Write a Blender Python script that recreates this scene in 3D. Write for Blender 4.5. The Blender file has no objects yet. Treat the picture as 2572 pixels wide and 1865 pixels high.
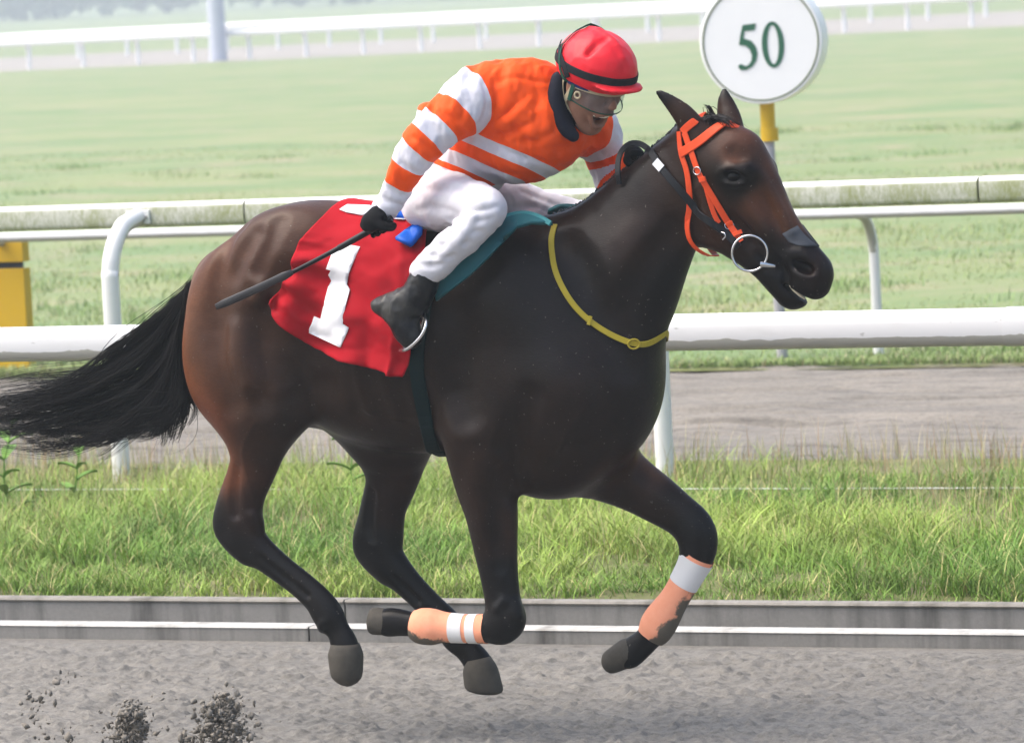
import bpy, bmesh, math, random
import numpy as np
from mathutils import Vector, Matrix
from mathutils.bvhtree import BVHTree

# ------------------------------------------------------------------ camera
S = bpy.context.scene
W0, H0 = 2572.0, 1865.0            # measuring frame
FPX = 11907.0                      # focal length in that frame
YAW, PITCH, ROLL = math.radians(24.0), math.radians(4.745), math.radians(2.95)
fh = np.array([-math.sin(YAW), math.cos(YAW), 0.0])
zz = np.array([0.0, 0.0, 1.0])
FWD = fh * math.cos(PITCH) - zz * math.sin(PITCH)
R0 = np.array([math.cos(YAW), math.sin(YAW), 0.0])
U0 = fh * math.sin(PITCH) + zz * math.cos(PITCH)
RI = math.cos(ROLL) * R0 - math.sin(ROLL) * U0
UI = math.sin(ROLL) * R0 + math.cos(ROLL) * U0
def ray(u, v):
    return FWD + (u - W0 / 2) / FPX * RI - (v - H0 / 2) / FPX * UI
CAM = np.array([0.0, 0.0, 0.90]) - 16.15 * ray(1077, 1191)
def P(u, v, Y=0.0):
    d = ray(u, v); t = (Y - CAM[1]) / d[1]
    return CAM + t * d
def G(u, v, z=0.0):
    d = ray(u, v); t = (z - CAM[2]) / d[2]
    return CAM + t * d
def proj(p):
    q = np.asarray(p, float) - CAM
    d = q @ FWD
    return np.stack([W0 / 2 + FPX * (q @ RI) / d, H0 / 2 - FPX * (q @ UI) / d], -1)
PXM = 1.0 / 737.0                  # metres per frame pixel at the horse

cam_d = bpy.data.cameras.new('camera'); cam = bpy.data.objects.new('camera', cam_d)
S.collection.objects.link(cam); S.camera = cam
cam_d.sensor_fit = 'HORIZONTAL'; cam_d.sensor_width = 36.0
cam_d.lens = FPX / W0 * 36.0
cam_d.clip_start = 0.5; cam_d.clip_end = 2000.0
cam.matrix_world = Matrix(((RI[0], UI[0], -FWD[0], CAM[0]), (RI[1], UI[1], -FWD[1], CAM[1]),
                           (RI[2], UI[2], -FWD[2], CAM[2]), (0, 0, 0, 1)))
cam_d.dof.use_dof = True; cam_d.dof.focus_distance = 15.95; cam_d.dof.aperture_fstop = 7.5

# ------------------------------------------------------------------ world, sun, exposure
SUN_EL, SUN_AZ = math.radians(58), math.radians(-112)   # azimuth from +Y towards +X
w = bpy.data.worlds.new('World'); S.world = w; w.use_nodes = True
wn = w.node_tree.nodes; wl = w.node_tree.links
bg = wn['Background']
sky = wn.new('ShaderNodeTexSky'); sky.sky_type = 'NISHITA'; sky.sun_disc = False
sky.sun_elevation = SUN_EL; sky.sun_rotation = SUN_AZ
sky.air_density = 1.1; sky.dust_density = 5.5; sky.ozone_density = 1.0
wl.new(sky.outputs[0], bg.inputs[0]); bg.inputs[1].default_value = 0.15
sd = bpy.data.lights.new('sun', 'SUN'); sd.energy = 1.5; sd.angle = math.radians(65); sd.color = (1.0, 0.985, 0.96)
sun = bpy.data.objects.new('sun', sd); S.collection.objects.link(sun)
sdir = Vector((math.sin(SUN_AZ) * math.cos(SUN_EL), math.cos(SUN_AZ) * math.cos(SUN_EL), math.sin(SUN_EL)))
sun.rotation_euler = (-sdir).to_track_quat('-Z', 'Y').to_euler()
S.view_settings.view_transform = 'Standard'; S.view_settings.look = 'None'
S.view_settings.gamma = 1.0; S.view_settings.exposure = 1.15
S.cycles.use_denoising = True
S.cycles.max_bounces = 8; S.cycles.volume_bounces = 0; S.cycles.transparent_max_bounces = 8

random.seed(7); RNG = np.random.default_rng(7)

# ------------------------------------------------------------------ helpers
COL = S.collection
def tag(o, label=None, cat=None, group=None, kind=None):
    if label: o['label'] = label
    if cat: o['category'] = cat
    if group: o['group'] = group
    if kind: o['kind'] = kind
    return o
def link(name, me, mat=None, parent=None, smooth=True):
    if smooth and len(me.polygons):
        me.polygons.foreach_set('use_smooth', np.ones(len(me.polygons), bool))
    o = bpy.data.objects.new(name, me); COL.objects.link(o)
    if mat is not None: me.materials.append(mat)
    if parent is not None: o.parent = parent
    return o
def mesh_np(name, V, Fq):
    """V (n,3); Fq (m,k) with k = 3 or 4"""
    V = np.asarray(V, np.float32); Fq = np.asarray(Fq, np.int32)
    me = bpy.data.meshes.new(name)
    me.vertices.add(len(V)); me.vertices.foreach_set('co', V.ravel())
    k = Fq.shape[1]
    me.loops.add(Fq.size); me.loops.foreach_set('vertex_index', Fq.ravel())
    me.polygons.add(len(Fq)); me.polygons.foreach_set('loop_start', np.arange(0, Fq.size, k, dtype=np.int32))
    me.update(calc_edges=True); me.validate()
    return me
def pyd(name, V, F):
    me = bpy.data.meshes.new(name); me.from_pydata([tuple(map(float, v)) for v in V], [], F); me.update(); return me
def attr(me, name, vals):
    a = me.attributes.new(name, 'FLOAT', 'POINT'); a.data.foreach_set('value', np.asarray(vals, np.float32)); return a
def attr_col(me, name, vals):
    a = me.attributes.new(name, 'FLOAT_COLOR', 'POINT')
    v = np.ones((len(vals), 4), np.float32); v[:, :3] = vals
    a.data.foreach_set('color', v.ravel()); return a
def empty(name, loc=(0, 0, 0)):
    o = bpy.data.objects.new(name, None); COL.objects.link(o); o.location = loc; o.empty_display_size = 0.1; return o
def lin(r, g, b):
    f = lambda c: (c / 12.92 if c <= 0.04045 else ((c + 0.055) / 1.055) ** 2.4)
    return (f(r), f(g), f(b))

class Mat:
    """tiny node helper"""
    def __init__(s, name, base=(0.5, 0.5, 0.5), rough=0.6, **kw):
        s.m = bpy.data.materials.new(name); s.m.use_nodes = True
        s.n = s.m.node_tree.nodes; s.l = s.m.node_tree.links
        s.b = s.n['Principled BSDF']
        s.b.inputs['Base Color'].default_value = (*base, 1); s.b.inputs['Roughness'].default_value = rough; s.b.inputs['Specular IOR Level'].default_value = 0.2
        for k, v in kw.items():
            s.b.inputs[k.replace('_', ' ')].default_value = v
    def coord(s, kind='Object'):
        if not hasattr(s, '_tc'): s._tc = s.n.new('ShaderNodeTexCoord')
        return s._tc.outputs[kind]
    def mapping(s, scale=(1, 1, 1), kind='Object', rot=(0, 0, 0)):
        n = s.n.new('ShaderNodeMapping'); n.inputs['Scale'].default_value = scale; n.inputs['Rotation'].default_value = rot
        s.l.new(s.coord(kind), n.inputs[0]); return n.outputs[0]
    def noise(s, scale, detail=4, rough=0.6, vec=None, dist=0.0):
        n = s.n.new('ShaderNodeTexNoise'); n.inputs['Scale'].default_value = scale
        n.inputs['Detail'].default_value = detail; n.inputs['Roughness'].default_value = rough; n.inputs['Distortion'].default_value = dist
        s.l.new(vec if vec is not None else s.coord(), n.inputs['Vector']); return n.outputs[0]
    def ramp(s, fac, stops):
        n = s.n.new('ShaderNodeValToRGB'); e = n.color_ramp.elements
        while len(e) < len(stops): e.new(0.5)
        for i, (p, c) in enumerate(stops):
            e[i].position = p; e[i].color = (*c, 1) if len(c) == 3 else c
        s.l.new(fac, n.inputs[0]); return n.outputs[0]
    def mix(s, fac, a, b, mode='MIX'):
        n = s.n.new('ShaderNodeMix'); n.data_type = 'RGBA'; n.blend_type = mode
        for i, x in ((0, fac), (6, a), (7, b)):
            if isinstance(x, (int, float)): n.inputs[i].default_value = x
            elif isinstance(x, tuple): n.inputs[i].default_value = (*x, 1)
            else: s.l.new(x, n.inputs[i])
        return n.outputs[2]
    def math(s, op, a, b=0.0, clamp=False):
        n = s.n.new('ShaderNodeMath'); n.operation = op; n.use_clamp = clamp
        for i, x in enumerate((a, b)):
            if isinstance(x, (int, float)): n.inputs[i].default_value = x
            else: s.l.new(x, n.inputs[i])
        return n.outputs[0]
    def at(s, name, out='Fac'):
        n = s.n.new('ShaderNodeAttribute'); n.attribute_name = name; return n.outputs[out]
    def sep(s, vec):
        n = s.n.new('ShaderNodeSeparateXYZ'); s.l.new(vec, n.inputs[0]); return n.outputs
    def geo(s, out):
        n = s.n.new('ShaderNodeNewGeometry'); return n.outputs[out]
    def color(s, c): s.l.new(c, s.b.inputs['Base Color']); return s
    def rough(s, c): s.l.new(c, s.b.inputs['Roughness']); return s
    def bump(s, h, strength=0.3, dist=0.01):
        n = s.n.new('ShaderNodeBump'); n.inputs['Strength'].default_value = strength; n.inputs['Distance'].default_value = dist
        s.l.new(h, n.inputs['Height']); s.l.new(n.outputs[0], s.b.inputs['Normal']); return s

# ---- signed-distance modelling -------------------------------------------------
def smin(a, b, k):
    h = np.maximum(k - np.abs(a - b), 0.0) / k
    return np.minimum(a, b) - h * h * k * 0.25
class Ell:
    def __init__(s, c, r, k=0.05, rot=None, sub=False, tilt=0.0, yaw=0.0):
        s.c = np.asarray(c, float); s.r = np.asarray(r, float); s.k = k; s.sub = sub
        if rot is None:
            ct, st = math.cos(math.radians(tilt)), math.sin(math.radians(tilt))
            cy, sy = math.cos(math.radians(yaw)), math.sin(math.radians(yaw))
            rot = np.array([[cy, -sy, 0], [sy, cy, 0], [0, 0, 1]]) @ np.array([[ct, 0, -st], [0, 1, 0], [st, 0, ct]])   # +tilt lifts the +X end
        s.R = np.asarray(rot, float)
        e = np.abs(s.R) @ s.r
        s.lo, s.hi = s.c - e, s.c + e
    def f(s, X, Y, Z):
        dx, dy, dz = X - s.c[0], Y - s.c[1], Z - s.c[2]
        q = [s.R[0, i] * dx + s.R[1, i] * dy + s.R[2, i] * dz for i in range(3)]
        k0 = np.sqrt(sum((q[i] / s.r[i]) ** 2 for i in range(3)))
        k1 = np.sqrt(sum((q[i] / s.r[i] ** 2) ** 2 for i in range(3))) + 1e-9
        return k0 * (k0 - 1.0) / k1
class Chain:
    """tapering tube through (x,y,z,r) points; wy widens it across Y"""
    def __init__(s, pts, k=0.04, wy=1.0, sub=False, kk=0.003, sm=3):
        s.p = np.asarray(pts, float)
        if sm > 1 and len(s.p) > 2: s.p = spline(s.p, sm * (len(s.p) - 1) + 1)
        s.p[:, 3] = np.maximum(s.p[:, 3], 1e-4); s.k = k; s.wy = wy; s.sub = sub; s.kk = kk
        r = s.p[:, 3:4] * np.array([[1, max(wy, 1e-3), 1]])
        s.lo = (s.p[:, :3] - r).min(0); s.hi = (s.p[:, :3] + r).max(0)
    def f(s, X, Y, Z):
        out = None
        for a, b in zip(s.p[:-1], s.p[1:]):
            ab = b[:3] - a[:3]; ab = ab * np.array([1, 1 / s.wy, 1]); L = ab @ ab + 1e-12
            dx, dy, dz = X - a[0], (Y - a[1]) / s.wy, Z - a[2]
            t = np.clip((dx * ab[0] + dy * ab[1] + dz * ab[2]) / L, 0, 1)
            d = np.sqrt((dx - t * ab[0]) ** 2 + (dy - t * ab[1]) ** 2 + (dz - t * ab[2]) ** 2) - (a[3] + t * (b[3] - a[3]))
            d = d * min(1.0, s.wy)
            out = d if out is None else smin(out, d, s.kk)
        return out
def surface(prims, h, smooth=2, pad=0.03):
    """smooth union of prims -> (V, quads) by surface nets on a grid of step h"""
    add = [p for p in prims if not p.sub]
    lo = np.min([p.lo for p in add], 0) - pad; hi = np.max([p.hi for p in add], 0) + pad
    n = np.ceil((hi - lo) / h).astype(int) + 1
    F = np.full(n, 0.5, np.float32)
    ax = [(lo[i] + h * np.arange(n[i])).astype(np.float32) for i in range(3)]
    for p in prims:
        m = p.k + 3 * h + 0.01
        i0 = np.clip(np.floor((p.lo - m - lo) / h).astype(int), 0, n - 1); i1 = np.clip(np.ceil((p.hi + m - lo) / h).astype(int) + 1, 1, n)
        sl = tuple(slice(i0[i], i1[i]) for i in range(3))
        d = p.f(ax[0][sl[0]][:, None, None], ax[1][sl[1]][None, :, None], ax[2][sl[2]][None, None, :]).astype(np.float32)
        F[sl] = -smin(-F[sl], d, p.k) if p.sub else smin(F[sl], d, p.k)
    ins = F < 0
    cnt = np.zeros(tuple(n - 1), np.int8)
    for a in (0, 1):
        for b in (0, 1):
            for c in (0, 1):
                cnt += ins[a:n[0] - 1 + a, b:n[1] - 1 + b, c:n[2] - 1 + c]
    act = (cnt > 0) & (cnt < 8)
    ci = np.argwhere(act); idx = np.full(act.shape, -1, np.int64); idx[act] = np.arange(len(ci))
    acc = np.zeros((len(ci), 3)); num = np.zeros(len(ci))
    offs = np.array([[a, b, c] for a in (0, 1) for b in (0, 1) for c in (0, 1)])
    val = {tuple(o): F[ci[:, 0] + o[0], ci[:, 1] + o[1], ci[:, 2] + o[2]] for o in offs}
    for o in offs:
        for d in range(3):
            if o[d] == 0:
                o2 = o.copy(); o2[d] = 1
                a, b = val[tuple(o)], val[tuple(o2)]
                x = (a < 0) != (b < 0)
                t = np.where(x, a / np.where(x, a - b, 1), 0)
                pt = np.tile(o.astype(float), (len(ci), 1)); pt[:, d] += t
                acc[x] += pt[x]; num[x] += 1
    V = lo + h * (ci + acc / num[:, None])
    quads = []
    for d in range(3):
        e1, e2 = (d + 1) % 3, (d + 2) % 3
        a = [slice(None)] * 3; b = [slice(None)] * 3
        a[d] = slice(0, -1); b[d] = slice(1, None)
        s0, s1 = ins[tuple(a)], ins[tuple(b)]
        for flip in (0, 1):
            g = np.argwhere(s0 & ~s1 if flip == 0 else ~s0 & s1)
            if not len(g): continue
            ok = (g[:, e1] > 0) & (g[:, e2] > 0) & (g[:, e1] < n[e1] - 1) & (g[:, e2] < n[e2] - 1); g = g[ok]
            q = []
            for o1, o2 in ((-1, -1), (0, -1), (0, 0), (-1, 0)):
                gg = g.copy(); gg[:, e1] += o1; gg[:, e2] += o2
                q.append(idx[gg[:, 0], gg[:, 1], gg[:, 2]])
            q = np.stack(q, 1)
            quads.append(q if flip == 0 else q[:, ::-1])
    Q = np.concatenate(quads)
    for it in range(smooth):                     # Taubin smoothing
        for lam in (0.5, -0.52):
            s_ = np.zeros_like(V); c_ = np.zeros(len(V))
            for i in range(4):
                j = (i + 1) % 4
                np.add.at(s_, Q[:, i], V[Q[:, j]]); np.add.at(c_, Q[:, i], 1)
                np.add.at(s_, Q[:, j], V[Q[:, i]]); np.add.at(c_, Q[:, j], 1)
            V = V + lam * (s_ / np.maximum(c_, 1)[:, None] - V)
    return V, Q
def fbm(p, oct=4, seed=0):
    """cheap value noise in 3-D, p (n,3) -> (n,)"""
    out = np.zeros(len(p)); amp = 1.0; tot = 0.0
    for o in range(oct):
        q = p * (2 ** o) + seed * 17.3 + o * 5.1
        i = np.floor(q).astype(np.int64); f = q - i; f = f * f * (3 - 2 * f)
        def hsh(a, b, c):
            n = (a * 374761393 + b * 668265263 + c * 2147483647 + seed * 974711) & 0xFFFFFFFF
            n = ((n ^ (n >> 13)) * 1274126177) & 0xFFFFFFFF
            return ((n ^ (n >> 16)) & 0xFFFF) / 65535.0
        v = 0
        for a in (0, 1):
            for b in (0, 1):
                for c in (0, 1):
                    wgt = (f[:, 0] if a else 1 - f[:, 0]) * (f[:, 1] if b else 1 - f[:, 1]) * (f[:, 2] if c else 1 - f[:, 2])
                    v = v + wgt * hsh(i[:, 0] + a, i[:, 1] + b, i[:, 2] + c)
        out += amp * v; tot += amp; amp *= 0.5
    return out / tot
def frames(pts):
    pts = np.asarray(pts, float); t = np.gradient(pts, axis=0); t /= np.linalg.norm(t, axis=1)[:, None] + 1e-12
    return pts, t
def tube(pts, r, seg=10, up=(0, 0, 1), flat=1.0, caps=True):
    """round or flattened tube; r scalar or per point -> V, F"""
    pts, t = frames(pts); r = np.broadcast_to(np.asarray(r, float), (len(pts),))
    V = []; F = []; ref = np.asarray(up, float)
    n_prev = None
    for i, (p, d) in enumerate(zip(pts, t)):
        a = (ref if n_prev is None else n_prev); a = a - d * (a @ d)
        if np.linalg.norm(a) < 1e-4: a = np.array([1.0, 0.3, 0.1]) - d * (np.array([1.0, 0.3, 0.1]) @ d)
        a /= np.linalg.norm(a); b = np.cross(d, a); n_prev = a
        for j in range(seg):
            an = 2 * math.pi * j / seg
            V.append(p + r[i] * (math.cos(an) * a * flat + math.sin(an) * b))
    for i in range(len(pts) - 1):
        for j in range(seg):
            k = (j + 1) % seg
            F.append((i * seg + j, i * seg + k, (i + 1) * seg + k, (i + 1) * seg + j))
    if caps:
        n0 = len(V); V += V[:seg] + V[(len(pts) - 1) * seg:len(pts) * seg]
        F.append(tuple(n0 + j for j in range(seg - 1, -1, -1))); F.append(tuple(n0 + seg + j for j in range(seg)))
    return V, F
def spline(pts, n):
    """Catmull-Rom resample"""
    p = np.asarray(pts, float); m = len(p)
    if m < 3: 
        t = np.linspace(0, 1, n)[:, None]; return p[0] * (1 - t) + p[-1] * t
    q = np.vstack([2 * p[0] - p[1], p, 2 * p[-1] - p[-2]])
    out = []
    for s in np.linspace(0, m - 1 - 1e-9, n):
        i = int(s); f = s - i; a, b, c, d = q[i], q[i + 1], q[i + 2], q[i + 3]
        out.append(0.5 * (2 * b + (c - a) * f + (2 * a - 5 * b + 4 * c - d) * f * f + (3 * b - a - 3 * c + d) * f ** 3))
    return np.array(out)
def box_vf(lo, hi):
    x0, y0, z0 = lo; x1, y1, z1 = hi
    V = [(x0, y0, z0), (x1, y0, z0), (x1, y1, z0), (x0, y1, z0), (x0, y0, z1), (x1, y0, z1), (x1, y1, z1), (x0, y1, z1)]
    F = [(0, 3, 2, 1), (4, 5, 6, 7), (0, 1, 5, 4), (1, 2, 6, 5), (2, 3, 7, 6), (3, 0, 4, 7)]
    return V, F
def box(name, lo, hi, mat, parent=None, bev=0.0):
    me = pyd(name, *box_vf(lo, hi))
    if bev > 0:
        bm = bmesh.new(); bm.from_mesh(me); bmesh.ops.bevel(bm, geom=bm.edges[:], offset=bev, segments=2, affect='EDGES', profile=0.6); bm.to_mesh(me); bm.free()
    return link(name, me, mat, parent, smooth=False)
def mtube(name, pts, r, mat, parent=None, **k):
    return link(name, pyd(name, *tube(pts, r, **k)), mat, parent)
def merge(parts):
    V = []; F = []
    for v, f in parts:
        o = len(V); V += list(v); F += [tuple(i + o for i in q) for q in f]
    return V, F
# ================================================================== the setting
# ---- materials
def mat_grass_ground(name, c1, c2, c3, sc=1.0):
    m = Mat(name, rough=0.9)
    n1 = m.noise(0.30 * sc, 6, 0.65, m.mapping((0.5, 1, 1))); n2 = m.noise(1.1 * sc, 6, 0.7, m.mapping((0.45, .8, 1))); n3 = m.noise(40 * sc, 4, 0.7)
    c = m.mix(m.ramp(n1, [(0.42, (0, 0, 0)), (0.57, (1, 1, 1))]), c1, c2)
    c = m.mix(m.ramp(n2, [(0.50, (0, 0, 0)), (0.68, (1, 1, 1))]), c, c3)
    c = m.mix(0.35, c, m.ramp(n3, [(0.3, (0.25, 0.25, 0.25)), (0.7, (1, 1, 1))]), 'MULTIPLY')
    m.color(c); m.bump(n3, 0.5, 0.02); m.b.inputs['Specular IOR Level'].default_value = 0.1
    return m.m
def mat_dirt(name, c1, c2, c3, sx=0.5):
    m = Mat(name, rough=0.85)
    n1 = m.noise(1.3, 5, 0.6, m.mapping((0.25, 1, 1))); n2 = m.noise(14, 6, 0.7, m.mapping((sx, 1, 1))); n3 = m.noise(160, 4, 0.75)
    c = m.mix(m.ramp(n1, [(0.35, (0, 0, 0)), (0.68, (1, 1, 1))]), c1, c2)
    c = m.mix(m.ramp(n2, [(0.5, (0, 0, 0)), (0.8, (1, 1, 1))]), c, c3)
    n4 = m.noise(55, 4, 0.7, m.mapping((0.6, 1, 1)))
    c = m.mix(0.55, c, m.ramp(n3, [(0.3, (0.4, 0.4, 0.4)), (0.70, (1, 1, 1))]), 'MULTIPLY'); c = m.mix(0.55, c, m.ramp(n4, [(0.32, (0.42, 0.42, 0.42)), (0.55, (1, 1, 1))]), 'MULTIPLY')
    m.color(c); m.bump(n4, 0.6, 0.010); m.b.inputs['Specular IOR Level'].default_value = 0.25
    return m.m
M_infield = mat_grass_ground('infield_grass', (0.150, 0.225, 0.060), (0.225, 0.260, 0.085), (0.33, 0.275, 0.15))
M_farfield = mat_grass_ground('far_wet_grass', (0.150, 0.225, 0.060), (0.225, 0.260, 0.085), (0.33, 0.275, 0.15))
for _m in (M_farfield, M_infield):
    _b = _m.node_tree.nodes['Principled BSDF']; _b.inputs['Roughness'].default_value = .5; _b.inputs['Specular IOR Level'].default_value = .30; _m.node_tree.links.remove(_b.inputs['Normal'].links[0])
M_bank = mat_grass_ground('bank_soil', (0.12, 0.145, 0.05), (0.18, 0.18, 0.08), (0.26, 0.225, 0.14))
M_dirt = mat_dirt('wet_grey_dirt', (0.180, 0.170, 0.153), (0.232, 0.219, 0.196), (0.102, 0.097, 0.088))
M_dirt2 = mat_dirt('pale_dirt', (0.200, 0.185, 0.163), (0.275, 0.250, 0.215), (0.070, 0.066, 0.062), 0.07)
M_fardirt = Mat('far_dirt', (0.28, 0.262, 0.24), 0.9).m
def mat_white(name, base=(0.68, 0.68, 0.67), dirt=0.25):
    m = Mat(name, base, 0.38)
    n = m.noise(3.0, 6, 0.65, m.mapping((1.2, 3, 5))); n2 = m.noise(60, 4, 0.7)
    c = m.mix(m.math('MULTIPLY', m.ramp(n, [(0.5, (0, 0, 0)), (0.78, (1, 1, 1))]), dirt), base, (0.42, 0.41, 0.36))
    sp = m.ramp(m.noise(16, 3, 0.5, m.mapping((0.7, 1, 2.2))), [(0.70, (0, 0, 0)), (0.74, (1, 1, 1))])
    c = m.mix(m.math('MULTIPLY', sp, dirt * 1.6), c, (0.16, 0.15, 0.12))
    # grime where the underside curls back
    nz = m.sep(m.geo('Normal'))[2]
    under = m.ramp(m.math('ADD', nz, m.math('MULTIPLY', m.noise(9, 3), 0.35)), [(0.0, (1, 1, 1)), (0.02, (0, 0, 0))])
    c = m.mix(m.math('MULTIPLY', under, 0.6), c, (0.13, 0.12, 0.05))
    m.color(c); m.bump(n2, 0.08, 0.002)
    return m.m
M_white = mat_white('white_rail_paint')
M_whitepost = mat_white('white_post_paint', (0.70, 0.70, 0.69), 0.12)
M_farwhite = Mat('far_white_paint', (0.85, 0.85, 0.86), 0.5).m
def mat_moss():
    m = Mat('mossy_white_rail', rough=0.6)
    st = m.noise(2.2, 6, 0.7, m.mapping((2.6, 1, 0.5))); fine = m.noise(30, 5, 0.75, m.mapping((1.5, 1, 0.7)))
    g = m.mix(0.45, st, fine)
    white = m.mix(m.ramp(fine, [(0.35, (0, 0, 0)), (0.7, (1, 1, 1))]), (0.56, 0.56, 0.49), (0.42, 0.43, 0.35))
    moss = m.mix(fine, (0.15, 0.18, 0.045), (0.34, 0.36, 0.16))
    side = m.mix(m.ramp(g, [(0.43, (0, 0, 0)), (0.66, (1, 1, 1))]), white, moss)
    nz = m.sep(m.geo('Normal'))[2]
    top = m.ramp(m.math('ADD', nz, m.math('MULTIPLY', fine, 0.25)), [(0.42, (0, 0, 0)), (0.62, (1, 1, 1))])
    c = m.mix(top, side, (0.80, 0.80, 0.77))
    m.color(c); m.bump(fine, 0.3, 0.004); return m.m
M_moss = mat_moss()
def mat_concrete(name, a, b, stain):
    m = Mat(name, rough=0.8)
    n = m.noise(5, 6, 0.65, m.mapping((0.8, 1, 1))); f = m.noise(70, 4, 0.7); v = m.noise(4, 4, 0.6, m.mapping((2.0, 1, 0.25)))
    c = m.mix(n, a, b); c = m.mix(m.ramp(v, [(0.47, (0, 0, 0)), (0.75, (1, 1, 1))]), c, stain)
    c = m.mix(0.3, c, m.ramp(f, [(0.3, (0.5, 0.5, 0.5)), (0.7, (1, 1, 1))]), 'MULTIPLY')
    m.color(c); m.bump(f, 0.3, 0.003); return m.m
M_kerb = mat_concrete('kerb_concrete', (0.20, 0.193, 0.18), (0.28, 0.27, 0.25), (0.085, 0.082, 0.076))
M_kerbtop = mat_concrete('kerb_edge', (0.24, 0.22, 0.19), (0.32, 0.30, 0.265), (0.12, 0.11, 0.09))
M_kerblit = mat_concrete('kerb_lit_top', (0.44, 0.435, 0.41), (0.56, 0.55, 0.52), (0.25, 0.24, 0.215))  # smooth concrete ledge, its bright light put into the paler colour

# ---- ground sheets (Y grows away from the viewer, X runs along the track)
YK = G(1286, 1612, 0.0)[1]              # front of the kerb
YB = G(320, 1195, 0.09)[1]              # foot of the mossy rail's posts
YS = G(2200, 893, 0.0)[1]               # far edge of the inner track, where the thin fence stands
YI = G(2200, 918, 0.0)[1]
YF1 = G(110, 171, 0.0)[1]; YF2 = G(110, 150, 0.0)[1]
def sheet(name, x0, x1, y0, y1, z, mat, kind='structure'):
    o = link(name, pyd(name, [(x0, y0, z), (x1, y0, z), (x1, y1, z), (x0, y1, z)], [(0, 1, 2, 3)]), mat, smooth=False)
    return tag(o, kind=kind)
def relief(name, x0, x1, y0, y1, nx, ny, z, f, mat):
    x = np.linspace(x0, x1, nx); y = np.linspace(y0, y1, ny)
    X, Y = np.meshgrid(x, y, indexing='ij')
    Z = z + f(X.ravel(), Y.ravel())
    V = np.stack([X.ravel(), Y.ravel(), Z], 1)
    i = np.arange(nx * ny).reshape(nx, ny)
    Q = np.stack([i[:-1, :-1].ravel(), i[1:, :-1].ravel(), i[1:, 1:].ravel(), i[:-1, 1:].ravel()], 1)
    return tag(link(name, mesh_np(name, V, Q), mat), kind='structure')
sheet('ground', -900, 900, -200, 1600, -0.16, M_farfield)
def f_track(x, y):
    p = np.stack([x * 1.2, y * 3.0, 0 * x], 1)
    big = fbm(p, 3, 3) - 0.5
    cl = fbm(np.stack([x * 9, y * 13, 0 * x], 1), 4, 5) - 0.5
    dims = np.clip(fbm(np.stack([x * 5.5, y * 8.5, 0 * x], 1), 2, 9) - 0.58, 0, 1)
    fur = np.sin(y * 9.0 + 1.6 * fbm(np.stack([x * 0.5, y * 0.5, 0 * x], 1), 2, 4)) * 0.010
    edge = np.clip((y - (YK - 0.25)) / 0.25, 0, 1)
    rut = -0.035 * np.exp(-((y - (YK - 0.62 + 0.05 * np.sin(x * 0.7))) / 0.13) ** 2)
    fine = np.clip(fbm(np.stack([x * 22, y * 26, 0 * x], 1), 3, 6) - .55, 0, 1)
    clump = np.clip(fbm(np.stack([x * 30, y * 34, 0 * x], 1), 3, 7) - .5, 0, 1)
    hl = (fbm(np.stack([x * .6, y * 16, 0 * x], 1), 3, 8) - .5)
    return (big * 0.018 + cl * 0.018 - dims * 0.06 + fine * 0.045 + clump * 0.045 + hl * .022 + fur * .5 + rut * .7) * (1 - edge) - 0.006
relief('dirt_track', -5.2, 5.2, -2.6, YK + 0.05, 900, 560, 0.0, f_track, M_dirt)
sheet('dirt_track_apron', -120, 120, -60, YK + 0.02, -0.075, M_dirt)
def f_inner(x, y):
    cl = fbm(np.stack([x * 2.2, y * 9, 0 * x], 1), 4, 15) - 0.5
    rows = np.clip(fbm(np.stack([x * .8, y * 11, 0 * x], 1), 3, 16) - .52, 0, 1)
    return cl * 0.08 - rows * .16 + 0.02 * np.sin(y * 5.0 + 0.6 * np.sin(x * .3)) - 0.002
XB = lambda u, v, z=0.0: G(u, v, z)[0]
relief('inner_dirt_track', XB(-900, 1050), XB(3300, 1050), YB + 0.95, YI + 0.3, 420, 420, 0.0, f_inner, M_dirt2)
sheet('inner_track_base', -150, 150, YB + 0.9, YI + 0.1, -0.05, M_dirt2)
def f_field(x, y):
    edge = np.clip((y - YI) / 0.5, 0, 1)
    fade = np.clip((YI + 45 - y) / 12, 0, 1)
    return ((fbm(np.stack([x * .5, y * .5, 0 * x], 1), 4, 21) - 0.5) * 0.10 * edge + 0.03 * edge) * fade - 0.015
relief('infield', -110, 40, YI, YI + 45, 520, 260, 0.0, f_field, M_infield)
sheet('infield_far', -500, 500, YI + 45.0, YF1 - 3.5, -0.015, M_farfield)
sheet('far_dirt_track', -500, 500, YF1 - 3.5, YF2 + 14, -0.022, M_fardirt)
def f_bank(x, y):
    return (fbm(np.stack([x * 1.5, y * 1.5, 0 * x], 1), 4, 31) - 0.5) * 0.06 - .09 * np.clip((y - YB + .4) / 1.6, 0, 1)
YG0 = YK + 0.40
relief('grass_bank', -9, 7, YG0, YB + 1.25, 160, 90, 0.075, f_bank, M_bank)
sheet('grass_bank_base', -150, 150, YG0, YB + 1.2, 0.02, M_bank)

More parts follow.
